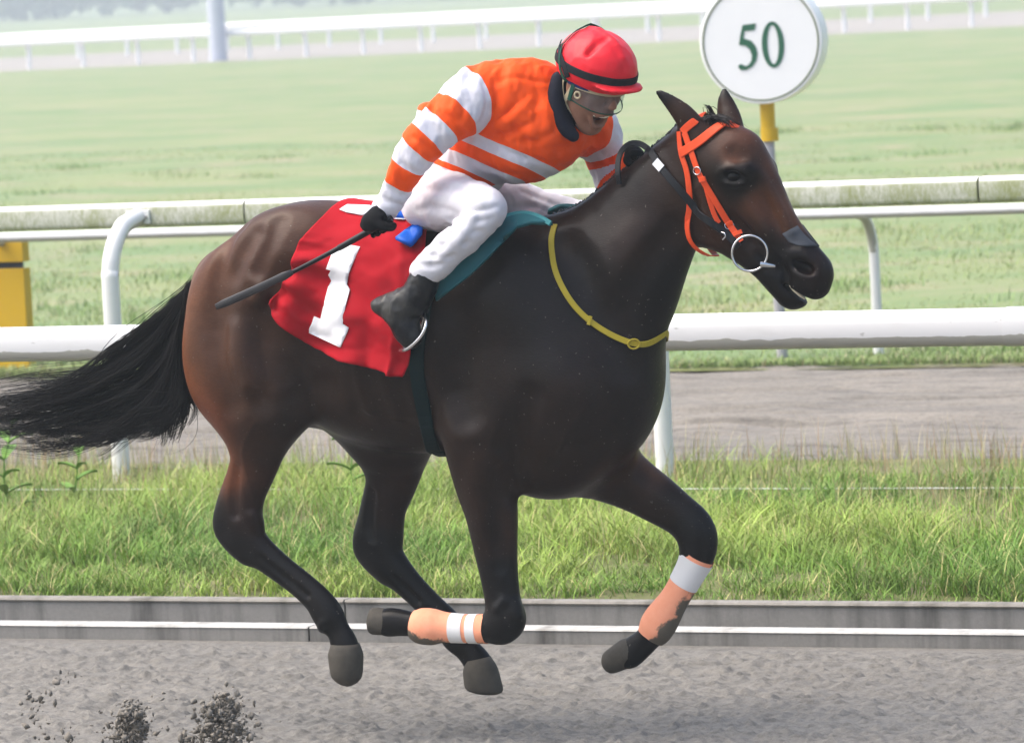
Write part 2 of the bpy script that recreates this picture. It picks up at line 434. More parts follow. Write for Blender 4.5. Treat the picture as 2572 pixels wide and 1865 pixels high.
# ---- kerb: front edge with the light on its top put into a pale cap, gutter, back lip
def extr(name, prof, x0, x1, mat, parent):
    n = len(prof); V = [(x0, y, z) for y, z in prof] + [(x1, y, z) for y, z in prof]
    F = [(i, (i + 1) % n, n + (i + 1) % n, n + i) for i in range(n)] + [tuple(range(n))[::-1], tuple(range(n, 2 * n))]
    me = pyd(name, V, F); bm = bmesh.new(); bm.from_mesh(me); bmesh.ops.recalc_face_normals(bm, faces=bm.faces); bm.to_mesh(me); bm.free()
    return link(name, me, mat, parent, smooth=False)
kerb = empty('kerb', (0, 0, 0)); tag(kerb, kind='structure')
xk = [-60, -13.6, -9.6, -5.6, -1.55, 2.45, 6.45, 10.4, 60]
for a, b in zip(xk[:-1], xk[1:]):
    a += 0.004; b -= 0.004
    extr('front_edge', [(YK, -0.08), (YK, 0.046), (YK + 0.005, 0.05), (YK + 0.10, 0.05), (YK + 0.105, 0.045), (YK + 0.105, -0.08)], a, b, M_kerb, kerb)
    extr('lit_top', [(YK - 0.004, 0.047), (YK + 0.002, 0.0535), (YK + 0.10, 0.0535), (YK + 0.103, 0.0505), (YK + 0.002, 0.0505)], a, b, M_kerblit, kerb)
    extr('gutter', [(YK + 0.11, -0.02), (YK + 0.11, 0.004), (YK + 0.33, 0.004), (YK + 0.33, -0.02)], a, b, M_kerb, kerb)
    extr('back_wall', [(YK + 0.335, -0.08), (YK + 0.335, 0.098), (YK + 0.41, 0.098), (YK + 0.41, -0.08)], a, b, M_kerb, kerb)
    extr('back_lip', [(YK + 0.328, 0.100), (YK + 0.324, 0.106), (YK + 0.332, 0.114), (YK + 0.40, 0.114), (YK + 0.412, 0.100)], a, b, M_kerbtop, kerb)

# ---- grass blades
def blades(name, X, Y, Z, H, width, lean, cols, mat, seg=3, kind='stuff', label=None, cat=None):
    n = len(X); az = RNG.uniform(0, 2 * math.pi, n); bend = lean * RNG.uniform(0.2, 1.0, n) * H
    wx = np.cos(az + 1.57 + RNG.normal(0, .4, n)) * width * RNG.uniform(.6, 1.3, n); wy = np.sin(az + 1.57) * width
    V = np.zeros((n, 2 * seg + 1, 3)); 
    for i in range(seg + 1):
        t = i / seg
        cx = X + np.cos(az) * bend * t ** 2; cy = Y + np.sin(az) * bend * t ** 2; cz = Z + H * (t - 0.25 * lean * t * t)
        wd = (1 - t ** 1.5)
        if i < seg:
            V[:, 2 * i] = np.stack([cx - wx * wd, cy - wy * wd, cz], 1); V[:, 2 * i + 1] = np.stack([cx + wx * wd, cy + wy * wd, cz], 1)
        else: V[:, 2 * seg] = np.stack([cx, cy, cz], 1)
    F = []
    b = (np.arange(n) * (2 * seg + 1))[:, None]
    T = []
    for i in range(seg - 1):
        o = 2 * i
        T += [[o, o + 1, o + 3], [o, o + 3, o + 2]]
    T += [[2 * seg - 2, 2 * seg - 1, 2 * seg]]
    F = (b[:, :, None] + np.array(T)[None]).reshape(-1, 3)
    me = mesh_np(name, V.reshape(-1, 3), F)
    attr_col(me, 'tint', np.repeat(cols, 2 * seg + 1, 0))
    o = link(name, me, mat, smooth=False); return tag(o, label, cat, kind=kind)
def mat_blade():
    m = Mat('grass_blade', rough=0.55); m.color(m.at('tint', 'Color')); m.b.inputs['Specular IOR Level'].default_value = 0.3
    t = m.n.new('ShaderNodeBsdfTranslucent'); m.l.new(m.at('tint', 'Color'), t.inputs[0])
    mx = m.n.new('ShaderNodeMixShader'); mx.inputs[0].default_value = 0.1
    m.l.new(m.b.outputs[0], mx.inputs[1]); m.l.new(t.outputs[0], mx.inputs[2]); m.l.new(mx.outputs[0], m.n['Material Output'].inputs[0])
    return m.m
M_blade = mat_blade()
def tints(n, pts, a, b, dry, pdry, seed):
    k = fbm(pts, 3, seed)[:, None]; k = np.clip((k - 0.3) / 0.4, 0, 1)
    c = np.array(a) * (1 - k) + np.array(b) * k
    d = RNG.random(n) < pdry
    c[d] = np.array(dry); return c * RNG.uniform(0.7, 1.3, (n, 1))
n = 230000
cl_x = RNG.uniform(-8.0, 5.5, 2600); cl_y = YG0 + 0.02 + (YB + 0.6 - YG0) * RNG.random(2600); cl_h = RNG.uniform(0.55, 1.5, 2600)
ci_ = RNG.integers(0, 2600, n); cr = np.abs(RNG.normal(0, .085, n)); ca = RNG.uniform(0, 2 * math.pi, n)
gx = cl_x[ci_] + cr * np.cos(ca) * 1.3; gy = np.clip(cl_y[ci_] + cr * np.sin(ca), YG0 + .015, YB + .62)
pp = np.stack([gx * 0.9, gy * 0.9, 0 * gx], 1)
hh = (0.03 + 0.20 * fbm(pp, 3, 41)) * cl_h[ci_] * RNG.uniform(0.5, 1.45, n)
hh *= np.clip((gy - YG0) / 0.4, 0.35, 1)
bk = np.clip((gy - YG0) / (YB + .6 - YG0), 0, 1); sel = RNG.random(n) < np.clip(1.35 - 1.25 * np.clip((bk - .45) / .5, 0, 1), .12, 1)
cols = tints(n, pp * 1.1, (0.125, 0.245, 0.030), (0.27, 0.37, 0.065), (0.46, 0.41, 0.17), 0.11, 47) * (0.75 + 0.5 * RNG.random(2600))[ci_][:, None]
blades('bank_grass', gx[sel], gy[sel], np.full(sel.sum(), 0.06), hh[sel], 0.0027, 1.2, cols[sel], M_blade, label='long green grass on the bank behind the kerb', cat='grass')
n = 15000                                                                     # dry seed stalks towards the back
gx = RNG.uniform(-8.0, 5.5, n); gy = YB - 3.0 + 4.0 * RNG.random(n) ** .8
hs = RNG.uniform(0.10, 0.40, n) * np.clip(fbm(np.stack([gx * .9, gy, 0 * gx], 1), 3, 52) * 1.6 - .1, .3, 1.2)
blades('seed_stalks', gx, gy, np.full(n, 0.06), hs, 0.0022, 0.4, tints(n, np.stack([gx, gy, 0 * gx], 1), (0.46, 0.41, 0.23), (0.33, 0.36, 0.14), (0.40, 0.26, 0.15), 0.25, 53), M_blade, label='thin dry seed stalks along the back of the bank', cat='grass')
n = 130000                                                                   # short infield turf
dd = RNG.random(n) ** 2.2
gy = YI + 0.05 + 42 * dd; half = 6.0 + 0.16 * (gy - YI)
cx = CAM[0] + (gy - CAM[1]) * FWD[0] / FWD[1]
gx = cx + half * RNG.uniform(-1, 1, n)
pp = np.stack([gx * .35, gy * .35, 0 * gx], 1)
hh = (0.02 + 0.08 * fbm(pp, 3, 61)) * RNG.uniform(.4, 1.6, n) * (1 - 0.5 * dd)
tcx = RNG.uniform(-1, 1, 90); tcd = RNG.random(90) ** 1.3; nt = 14000; ti = RNG.integers(0, 90, nt)        # rank tufts
ty = YI + 1.0 + 40 * tcd[ti] + RNG.normal(0, .35, nt); tx = CAM[0] + (ty - CAM[1]) * FWD[0] / FWD[1] + (6.0 + .16 * (ty - YI)) * tcx[ti] + RNG.normal(0, .30, nt)
sl_ = slice(n - nt, n); gy[sl_] = np.maximum(ty, YI + .1); gx[sl_] = tx; hh[sl_] = RNG.uniform(.04, .17, nt)
pp = np.stack([gx * .35, gy * .35, 0 * gx], 1)
cols = tints(n, pp, (0.21, 0.30, 0.09), (0.29, 0.33, 0.125), (0.37, 0.32, 0.19), 0.12, 63)
cols[sl_] *= np.array([.62, .80, .62])
blades('infield_turf', gx, gy, np.full(n, 0.0), hh, 0.005, 1.1, cols, M_blade, seg=2, label='short patchy turf of the infield', cat='grass')

# ---- broad-leaved weeds in the bank
M_leaf = Mat('weed_leaf', (0.09, 0.21, 0.04), 0.5); M_leaf.b.inputs['Specular IOR Level'].default_value = 0.1
M_leaf.color(M_leaf.mix(M_leaf.noise(12, 3), (0.11, 0.23, 0.04), (0.20, 0.34, 0.08))); M_leaf = M_leaf.m
def weed(u, v, h, nl, label, seed):
    r = random.Random(seed); b = G(u, v, 0.07); t = empty('weed_plant', b); tag(t, label, 'weed', 'broad-leaved weeds in the bank grass')
    st = spline([(0, 0, 0), (r.uniform(-.03, .03), 0, h * .5), (r.uniform(-.06, .06), 0, h)], 6)
    mtube('stem', st, np.linspace(.006, .003, 6), M_leaf, t, seg=5)
    for i in range(nl):
        f = (i + 1.0) / nl; q = st[min(5, int(f * 5))]; a = i * 2.4 + r.uniform(-.4, .4); L = h * r.uniform(.30, .48); wd = L * .20
        dx, dy = math.cos(a), math.sin(a); V = []; F = []
        for k in range(6):
            s = k / 5; wv = wd * math.sin(math.pi * min(1, s * .92 + .06)) ; c = np.array([dx * L * s, dy * L * s, L * (.75 * s - .45 * s * s)]) + q
            V += [c + np.array([-dy * wv, dx * wv, .012]), c, c + np.array([dy * wv, -dx * wv, .012])]
        for k in range(5):
            o = 3 * k; F += [(o, o + 1, o + 4, o + 3), (o + 1, o + 2, o + 5, o + 4)]
        link('leaf', pyd('leaf', V, F), M_leaf, t)
weed(25, 1285, .42, 11, 'tall broad-leaved weed at the left edge of the bank below the tail', 1)
weed(185, 1270, .30, 8, 'broad-leaved weed left of the white post foot', 2)
weed(893, 1275, .30, 8, 'broad-leaved weed seen between the hind legs', 3)

# ---- thin white cord strung low through the grass
cz = 0.118; pc = G(900, 1228, cz)
cord = mtube('white_rope', spline([(-40, pc[1], cz), (-8, pc[1], cz + .004), (pc[0], pc[1], cz), (3, pc[1], cz - .006), (40, pc[1], cz)], 60), 0.0032, M_whitepost, seg=6)
tag(cord, 'thin white rope stretched low through the bank grass behind the horse', 'rope')

# ---- fences
M_steelbolt = Mat('galvanised', (.35, .34, .32), .45, Metallic=.6).m
def superell(wy, wz, n=28, e=3.2):
    out = []
    for j in range(n):
        a = 2 * math.pi * j / n; c, s = math.cos(a), math.sin(a)
        out.append((wy * math.copysign(abs(c) ** (2 / e), c), wz * math.copysign(abs(s) ** (2 / e), s)))
    return out
def rail_piece(name, x0, x1, y, z, prof, mat, parent, sag=0.0, nseg=12):
    n = len(prof); V = []; F = []
    for i in range(nseg + 1):
        x = x0 + (x1 - x0) * i / nseg
        dz = sag * math.sin(math.pi * i / nseg)
        V += [(x, y + py, z + pz + dz) for py, pz in prof]
    for i in range(nseg):
        for j in range(n):
            k = (j + 1) % n; F.append((i * n + j, (i + 1) * n + j, (i + 1) * n + k, i * n + k))
    n0 = len(V); V += V[:n] + V[nseg * n:(nseg + 1) * n]
    F += [tuple(n0 + j for j in range(n)), tuple(n0 + n + j for j in range(n - 1, -1, -1))]
    return link(name, pyd(name, V, F), mat, parent)
def gooseneck(x, y0, z0, y1, z1, r, mat, parent, reach=0.35):
    """post that rises from (y0,z0) and bends over to the rail at (y1,z1)"""
    s = 1 if y1 > y0 else -1; rr = abs(y1 - y0)
    pts = [(x, y0, z0), (x, y0, z0 + (z1 - z0) * .4), (x, y0, z1 - rr * .95)]
    for a in np.linspace(10, 70, 6):
        pts.append((x, y0 + s * rr * .85 * (1 - math.cos(math.radians(a))), z1 - rr * .95 + rr * .92 * math.sin(math.radians(a))))
    pts.append((x, y1, z1))
    return mtube('post', spline(pts, 26), r, mat, parent, seg=14, up=(1, 0, 0))
# near white rail
pA = P(1286, 0, 0)
yA = YK + 0.18
dA = lambda u, v: P(u, v, yA)
zA_top = dA(1286, 797)[2]; zA_bot = dA(1286, 887)[2]
fA = empty('white_running_rail', (0, 0, 0)); tag(fA, 'smooth white running rail directly behind the horse, above the grass bank', 'rail')
hA = (zA_top - zA_bot) / 2; zA = (zA_top + zA_bot) / 2
jx = dA(2563, 790)[0]
profA = superell(.075, hA, 32, 3.0)
for i in range(-4, 3):
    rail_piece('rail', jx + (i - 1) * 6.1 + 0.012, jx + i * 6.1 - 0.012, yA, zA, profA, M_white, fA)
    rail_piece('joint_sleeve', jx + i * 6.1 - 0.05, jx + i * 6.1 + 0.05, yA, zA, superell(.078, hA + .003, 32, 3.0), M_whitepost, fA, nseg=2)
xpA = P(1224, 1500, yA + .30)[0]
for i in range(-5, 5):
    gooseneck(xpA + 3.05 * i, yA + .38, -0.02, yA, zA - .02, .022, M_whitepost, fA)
# mossy rail on stout bent posts
zB_top = P(1286, 482, YB + .35)[2]; zB_bot = P(1286, 545, YB + .35)[2]
fB = empty('mossy_rail_fence', (0, 0, 0)); tag(fB, 'white rail streaked with green moss on stout bent white posts', 'rail')
hB = (zB_top - zB_bot) / 2; zB = (zB_top + zB_bot) / 2; yB = YB + .42
xB0 = P(302, 1130, YB)[0]; xB1 = P(1667, 1100, YB)[0]; dB = xB1 - xB0
for i in range(-4, 6):
    rail_piece('rail', xB0 + .62 + (i - 1) * 4.0 + .006, xB0 + .62 + i * 4.0 - .006, yB, zB, superell(.07, hB, 28, 4.5), M_moss, fB)
for i in range(-3, 5):
    gooseneck(xB0 + dB * i, YB, 0.0, yB - .075, zB - .005, .046, M_whitepost, fB)
    box('bracket', (xB0 + dB * i - .07, yB - .088, zB - .045), (xB0 + dB * i + .07, yB - .0725, zB + .03), M_whitepost, fB, .004)
    for sx in (-.055, .055): mtube('bolt', [(xB0 + dB * i + sx, yB - .088, zB - .008), (xB0 + dB * i + sx, yB - .098, zB - .008)], .008, M_steelbolt, fB, seg=8, up=(1, 0, 0))
# thin fence beyond the inner track
fC = empty('thin_white_fence', (0, 0, 0)); tag(fC, 'thin white rail on slim bent posts beyond the inner dirt track', 'rail')
zC = P(2300, 530, YS - .3)[2]
for i in range(-4, 6):
    rail_piece('rail', -24 + 6 * i, -24 + 6 * i + 5.99, YS - .36, zC, superell(.03, .034, 16, 2.2), M_whitepost, fC, nseg=2)
xC = P(2203, 800, YS)[0]; 
for i in range(-3, 2):
    gooseneck(xC + 6.4 * i, YS, -.02, YS - .33, zC, .034, M_whitepost, fC)
# two far fences on the other side of the course
def far_fence(y, ztop, label, x_first, sp, n0, n1, hr, pr):
    f = empty('far_white_fence', (0, 0, 0)); tag(f, label, 'rail')
    for i in range(n0 // 4, n1 // 4 + 1):
        rail_piece('rail', x_first + i * 4 * sp, x_first + (i * 4 + 4) * sp - .01, y - .3, ztop - hr, superell(.09, hr, 12, 2.6), M_farwhite, f, nseg=1)
    for i in range(n0, n1):
        x = x_first + i * sp
        mtube('post', [(x, y, -.05), (x, y, ztop - .5), (x, y - .06, ztop - .28), (x, y - .27, ztop - hr)], pr, M_farwhite, f, seg=8, up=(1, 0, 0))
xF = G(95, 171, 0)[0]; spF = (G(377, 158, 0)[0] - xF) / 2
zF1 = P(1000, 55, YF1)[2]; zF2 = P(500, 62, YF2)[2]
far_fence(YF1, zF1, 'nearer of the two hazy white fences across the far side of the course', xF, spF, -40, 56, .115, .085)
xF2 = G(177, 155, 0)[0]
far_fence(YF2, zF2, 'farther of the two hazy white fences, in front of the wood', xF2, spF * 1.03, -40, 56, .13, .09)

# ---- distance sign
def mat_flat(name, c, r=0.5, n=0.06):
    m = Mat(name, c, r); k = m.noise(8, 5, .6)
    m.color(m.mix(m.math('MULTIPLY', k, n * 3), c, tuple(x * .6 for x in c))); return m.m
M_signwhite = mat_flat('sign_white', (0.88, 0.88, 0.87), .4); M_green = mat_flat('sign_green', (0.035, 0.13, 0.075), .5)
M_olive = mat_flat('sign_ring', (0.12, 0.15, 0.06), .5); M_yellow = mat_flat('yellow_paint', (0.58, 0.36, 0.015), .45); M_steel = mat_flat('grey_post', (0.36, 0.35, 0.37), .5)
sb = G(1966, 905, 0); yS_ = sb[1]
sg = empty('distance_sign', tuple(sb)); tag(sg, 'round white distance sign reading 50 on a yellow and grey post', 'sign')
sc_ = FPX / ((P(1919, 104, yS_) - CAM) @ FWD)          # px per metre there
ctr = P(1919, 104, yS_) - sb
na = math.radians(10); nrm = np.array([math.sin(na), -math.cos(na), 0]); rgt = np.array([math.cos(na), math.sin(na), 0]); upv = np.array([0, 0, 1.0])
Rd = 156 / sc_; Th = .24
def on_sign(x, y, d): return ctr + rgt * x + upv * y + nrm * d
def lathe_disc():
    pr = [(0, Th / 2), (Rd * .985, Th / 2), (Rd, Th / 2 - .012), (Rd, -Th / 2 + .012), (Rd * .985, -Th / 2), (0, -Th / 2)]
    V = []; F = []; n = 72
    for r, d in pr:
        for j in range(n): V.append(on_sign(r * math.cos(2 * math.pi * j / n), r * math.sin(2 * math.pi * j / n), d))
    for i in range(len(pr) - 1):
        for j in range(n): k = (j + 1) % n; F.append((i * n + j, (i + 1) * n + j, (i + 1) * n + k, i * n + k))
    return V, F
me = pyd('disc', *lathe_disc()); bm = bmesh.new(); bm.from_mesh(me); bmesh.ops.remove_doubles(bm, verts=bm.verts, dist=1e-5); bmesh.ops.recalc_face_normals(bm, faces=bm.faces); bm.to_mesh(me); bm.free()
link('disc', me, M_signwhite, sg, smooth=False)
def ring_vf(cx, cy, ax, ay, bx, by, d0, d1, n=72, pw=1.0):
    V = []; F = []
    for (rx, ry, d) in ((ax, ay, d0), (ax, ay, d1), (bx, by, d1), (bx, by, d0)):
        for j in range(n): V.append(on_sign(cx + rx * math.cos(2 * math.pi * j / n), cy + ry * math.sin(2 * math.pi * j / n), d))
    for i in range(4):
        for j in range(n): k = (j + 1) % n; ii = (i + 1) % 4; F.append((i * n + j, i * n + k, ii * n + k, ii * n + j))
    return V, F
d0, d1 = Th / 2 + .001, Th / 2 + .005
link('border_ring', pyd('border_ring', *ring_vf(0, 0, 148 / sc_, 148 / sc_, 144.5 / sc_, 144.5 / sc_, d0, d1)), M_olive, sg, smooth=False)
def fix(me):
    bm = bmesh.new(); bm.from_mesh(me); bmesh.ops.recalc_face_normals(bm, faces=bm.faces); bm.to_mesh(me); bm.free(); return me
sp = lambda x, y: ((x - 745) / 2.333 / sc_, -(y - 242) / 2.333 / sc_)
c0 = sp(818, 262)
link('digit', fix(pyd('digit', *ring_vf(c0[0], c0[1], 66 / 2.333 / sc_, 134 / 2.333 / sc_, 33 / 2.333 / sc_, 113 / 2.333 / sc_, d0, d1))), M_green, sg, smooth=False)
five_o = [(643, 140), (722, 134), (713, 172), (652, 176), (645, 218), (690, 234), (716, 268), (724, 310), (714, 352), (690, 384), (655, 402), (622, 402), (607, 388), (608, 374), (620, 366), (634, 372), (650, 380), (670, 372), (686, 350), (690, 318), (680, 284), (656, 262), (616, 254), (628, 196)]
pl = [sp(*q) for q in five_o]; n5 = len(pl)
V = [on_sign(x, y, d1) for x, y in pl] + [on_sign(x, y, d0) for x, y in pl]
F = [tuple(range(n5))] + [(i, (i + 1) % n5, n5 + (i + 1) % n5, n5 + i) for i in range(n5)]
me = pyd('digit', V, F); bm = bmesh.new(); bm.from_mesh(me); bmesh.ops.triangulate(bm, faces=bm.faces[:1]); bmesh.ops.recalc_face_normals(bm, faces=bm.faces); bm.to_mesh(me); bm.free()
link('digit', me, M_green, sg, smooth=False)
zc_ = ctr[2]; zy = P(1945, 350, yS_)[2]
mtube('yellow_sleeve', [(ctr[0], ctr[1], zy + .03), (ctr[0], ctr[1], zc_ - Rd * .9)], .048, M_yellow, sg, seg=16)
mtube('sleeve_collar', [(ctr[0] + .008, ctr[1], zy - .01), (ctr[0] + .008, ctr[1], zy + .075)], .058, M_yellow, sg, seg=16)
mtube('post', [(ctr[0] * .98, ctr[1], zy + .02), (0, 0, -.05)], .036, M_steel, sg, seg=14)

# ---- yellow plank barrier at the left edge
M_dark = mat_flat('dark_slot', (0.03, 0.035, 0.045), .6)
yb = G(40, 932, 0); yby = yb[1]
ybar = empty('yellow_barrier', tuple(yb)); tag(ybar, 'yellow plank barrier box at the left edge beyond the rails', 'barrier')
xr = P(60, 700, yby)[0] - yb[0]; xl = xr - 1.25; W_ = 0.10
zt = lambda v: P(40, v, yby)[2]
for z0, z1 in ((zt(659), zt(606)), (zt(826), zt(673)), (zt(925), zt(829))):
    box('plank', (xl, 0, z0 + .003), (xr, .03, z1 - .003), M_yellow, ybar, .004)
    box('side_plank', (xr - .03, .034, z0 + .003), (xr - .002, W_, z1 - .003), M_yellow, ybar, .004)
box('slot_panel', (xl + .05, .036, .01), (xr - .036, W_ - .03, zt(615)), M_dark, ybar)
# ---- grey mast far off, thin pole at the left edge
pm = G(549, 152, 0); sm_ = FPX / ((pm - CAM) @ FWD)
M_mast = mat_flat('pale_blue_grey', (0.50, 0.53, 0.62), .5)
mast = empty('grey_mast', tuple(pm)); tag(mast, 'broad grey mast standing in front of the far fences', 'mast')
mtube('shaft', [(0, 0, 0), (0, 0, 4), (0, 0, 12)], [22 / sm_, 22 / sm_, 19 / sm_], M_mast, mast, seg=20)
mtube('base_flange', [(0, 0, -.02), (0, 0, .10)], [25 / sm_, 25 / sm_], M_mast, mast, seg=20)
M_bluegrey = mat_flat('blue_grey_metal', (0.09, 0.11, 0.17), .4)
pb = G(6, 880, 0); pole = empty('thin_pole', tuple(pb)); tag(pole, 'thin blue-grey pole cut by the left edge of the picture', 'pole')
mtube('shaft', [(-.06, 0, 0), (-.06, 0, 2.1), (-.06, 0, 4.2)], .045, M_bluegrey, pole, seg=12)
mtube('foot_plate', [(-.06, 0, -.03), (-.06, 0, .02)], .10, M_bluegrey, pole, seg=12)

# ---- wood along the horizon: one mass of leaf clumps over trunks
def far_wood():
    n = 84000; yw = YF2 + 420
    tx = RNG.uniform(-580, 20, 230); ty = yw + RNG.uniform(0, 40, 230); th = RNG.uniform(9, 15, 230); tr = RNG.uniform(4.5, 9, 230)
    k = RNG.integers(0, 230, n); d = RNG.normal(0, 1, (n, 3)); d /= np.linalg.norm(d, axis=1)[:, None]; rad = RNG.random(n) ** .4
    c = np.stack([tx[k] + d[:, 0] * tr[k] * rad, ty[k] + d[:, 1] * tr[k] * rad, th[k] * .52 + d[:, 2] * th[k] * .5 * rad], 1)
    c[:, 2] = np.maximum(c[:, 2], .15)
    s = RNG.uniform(.7, 1.4, n); a = RNG.normal(0, 1, (n, 3)); a /= np.linalg.norm(a, axis=1)[:, None]; b = np.cross(a, RNG.normal(0, 1, (n, 3))); b /= np.linalg.norm(b, axis=1)[:, None]
    V = np.stack([c + a * s[:, None], c + b * s[:, None] * .7, c - a * s[:, None], c - b * s[:, None] * .7], 1).reshape(-1, 3)
    me = mesh_np('far_wood', V, np.arange(4 * n).reshape(n, 4))
    tn = np.array([0.13, 0.19, 0.105]) * (0.6 + 0.9 * RNG.random(230))[k][:, None] + np.array([.02, .03, .0]) * RNG.random((n, 1))
    attr_col(me, 'tint', np.repeat(tn, 4, 0))
    return tag(link('far_wood', me, M_blade, smooth=False), 'hazy green wood along the far horizon', 'trees', kind='stuff')
far_wood()
# ---- kicked-up dirt
M_clod = mat_dirt('clod', (0.21, 0.19, 0.16), (0.27, 0.245, 0.21), (0.13, 0.118, 0.10))
def clods(u, v, Y, w_, h_, n, label, seed):
    r = np.random.default_rng(seed); b = P(u, v, Y); VV = []; FF = []
    ico = bmesh.new(); bmesh.ops.create_icosphere(ico, subdivisions=1, radius=1.0)
    iv = np.array([x.co[:] for x in ico.verts]); fi = np.array([[x.index for x in f.verts] for f in ico.faces]); ico.free()
    nc = max(6, n // 60); cx_ = r.normal(0, w_ * .8, nc); cy_ = r.normal(0, w_ * .6, nc); cz_ = h_ * (1 - np.abs(cx_) / (w_ * 2.2)).clip(.25, 1) * r.random(nc) ** .6
    for i in range(n):
        k = r.integers(0, nc); t = r.random()
        sp_ = .020 if r.random() < .8 else .05
        c = np.array([cx_[k] + r.normal(0, sp_), cy_[k] + r.normal(0, sp_), cz_[k] * (1 if r.random() < .6 else t) + r.normal(0, sp_ * .8)]) + b
        s = min(.012, .0018 + r.exponential(.0022)); vv = iv * (1 + r.normal(0, .42, (len(iv), 1))) * s * r.uniform(.5, 1.6, 3)
        FF.append(fi + len(VV) * len(iv)); VV.append(vv + c)
    o = link('kicked_up_dirt', mesh_np('kicked_up_dirt', np.concatenate(VV), np.concatenate(FF)), M_clod, smooth=False)
    return tag(o, label, 'dirt', kind='stuff')
clods(330, 1880, -1.6, .036, .15, 700, 'smaller spray of kicked-up dirt at the bottom left', 1)
clods(560, 1885, -1.6, .052, .18, 1100, 'larger spray of kicked-up dirt right of the smaller one', 2)
clods(110, 1850, -1.0, .10, .20, 90, 'scattered flecks of dirt thrown up at the bottom left corner', 3)
# ---- the wet hazy air
mh = bpy.data.materials.new('haze_air'); mh.use_nodes = True; nn = mh.node_tree.nodes; nn.remove(nn['Principled BSDF'])
pv = nn.new('ShaderNodeVolumePrincipled'); pv.inputs['Color'].default_value = (0.86, 0.96, 1.0, 1); pv.inputs['Density'].default_value = 0.0012; pv.inputs['Anisotropy'].default_value = 0.1
mh.node_tree.links.new(pv.outputs[0], nn['Material Output'].inputs['Volume'])
hz = box('haze', (-820, -60, -1.2), (200, YF2 + 520, 18.0), mh); tag(hz, 'pale rain haze hanging over the whole course', 'haze', kind='stuff')
# ================================================================== the horse
def px(u, v, r, Y): return (*P(u, v, Y), r * PXM)
def chain_px(pts, Y, **k):
    ys = Y if hasattr(Y, '__len__') else [Y] * len(pts)
    return Chain([px(u, v, r, y) for (u, v, r), y in zip(pts, ys)], **k)
def mirror(p): return np.array([p[0], -p[1], p[2]])
def both(c, r, **k):
    c = np.asarray(c); yaw = k.pop('yaw', 0.0)
    return [Ell(c, r, yaw=yaw, **k), Ell(mirror(c), r, yaw=-yaw, **k)]

hp = []
hp += [Ell(P(1075, 850, 0), (.62, .275, .39), k=.05)]                        # barrel
hp += [Ell(P(905, 710, 0), (.42, .215, .265), k=.10)]                        # loin
hp += [Ell(P(745, 690, 0), (.29, .225, .235), k=.10, tilt=24)]               # croup
hp += [Ell(P(560, 735, 0), (.11, .12, .14), k=.12)]                          # tail head
hp += both(P(700, 655, -.12), (.21, .10, .16), k=.07, tilt=28)               # gluteal
hp += both(P(562, 838, -.125), (.145, .105, .29), k=.07, tilt=-8)            # hamstring mass
hp += both(P(578, 950, -.135), (.125, .085, .20), k=.07, tilt=18)            # lower hamstring
hp += both(P(660, 880, -.15), (.17, .10, .28), k=.09, tilt=-4)               # thigh
hp += both(P(705, 985, -.165), (.085, .065, .13), k=.09)                     # stifle
hp += [Ell(P(1330, 675, 0), (.30, .10, .15), k=.14, tilt=6)]                 # withers
hp += [Ell(P(1462, 965, 0), (.275, .22, .30), k=.08)]                        # breast
hp += [Ell(P(1380, 1090, 0), (.24, .19, .22), k=.08)]                        # sternum
hp += both(P(1330, 800, -.12), (.15, .11, .33), k=.11, tilt=24)              # shoulder blade
hp += both(P(1420, 985, -.15), (.12, .09, .16), k=.09, tilt=25)              # point of shoulder
hp += both(P(1250, 1000, -.165), (.16, .09, .17), k=.08, tilt=-30)           # triceps
hp += both(P(1535, 950, -.06), (.115, .085, .18), k=.05)                     # pectoral
# neck
hp += [chain_px([(1462, 825, 196), (1530, 722, 178), (1585, 642, 150), (1645, 556, 124), (1696, 497, 110), (1745, 440, 98)], 0, wy=.62, k=.09)]
hp += [chain_px([(1370, 620, 55), (1465, 580, 52), (1560, 495, 40), (1650, 418, 32), (1722, 358, 30)], 0, wy=.8, k=.06)]   # crest
hp += both(P(1560, 690, -.07), (.22, .07, .10), k=.05, tilt=52)              # neck muscle
# near hind
hp += [chain_px([(640, 940, 100), (652, 1000, 100), (652, 1050, 90), (649, 1105, 76), (642, 1150, 66), (633, 1190, 57), (620, 1230, 52), (612, 1268, 51), (612, 1310, 52), (618, 1345, 50), (650, 1382, 42), (705, 1427, 36), (760, 1470, 35), (800, 1508, 37), (825, 1545, 41), (848, 1580, 31), (864, 1615, 36), (867, 1648, 40)], -.15, wy=.72, k=.09)]
hp += [chain_px([(600, 1190, 24), (576, 1260, 30), (562, 1310, 29), (572, 1345, 26), (620, 1385, 28)], -.15, wy=.8, k=.035)]  # point of hock
# far hind
hp += [chain_px([(985, 1060, 118), (988, 1110, 92), (990, 1150, 78), (988, 1190, 70), (980, 1230, 61), (970, 1270, 54), (966, 1310, 52), (962, 1350, 54), (965, 1390, 50), (995, 1432, 43), (1035, 1475, 37), (1080, 1520, 35), (1120, 1560, 37), (1147, 1598, 41), (1172, 1628, 33), (1198, 1660, 37), (1208, 1688, 38)], [.10, .12] + [.14] * 15, wy=.72, k=.05)]
hp += [chain_px([(945, 1240, 26), (925, 1310, 28), (913, 1355, 28), (920, 1390, 27), (970, 1432, 28)], .14, wy=.8, k=.035)]
hp += [chain_px([(770, 860, 120), (860, 940, 130), (930, 1020, 122), (975, 1075, 105)], [.12, .12, .12, .12], wy=.75, k=.07)]      # far thigh swung forward
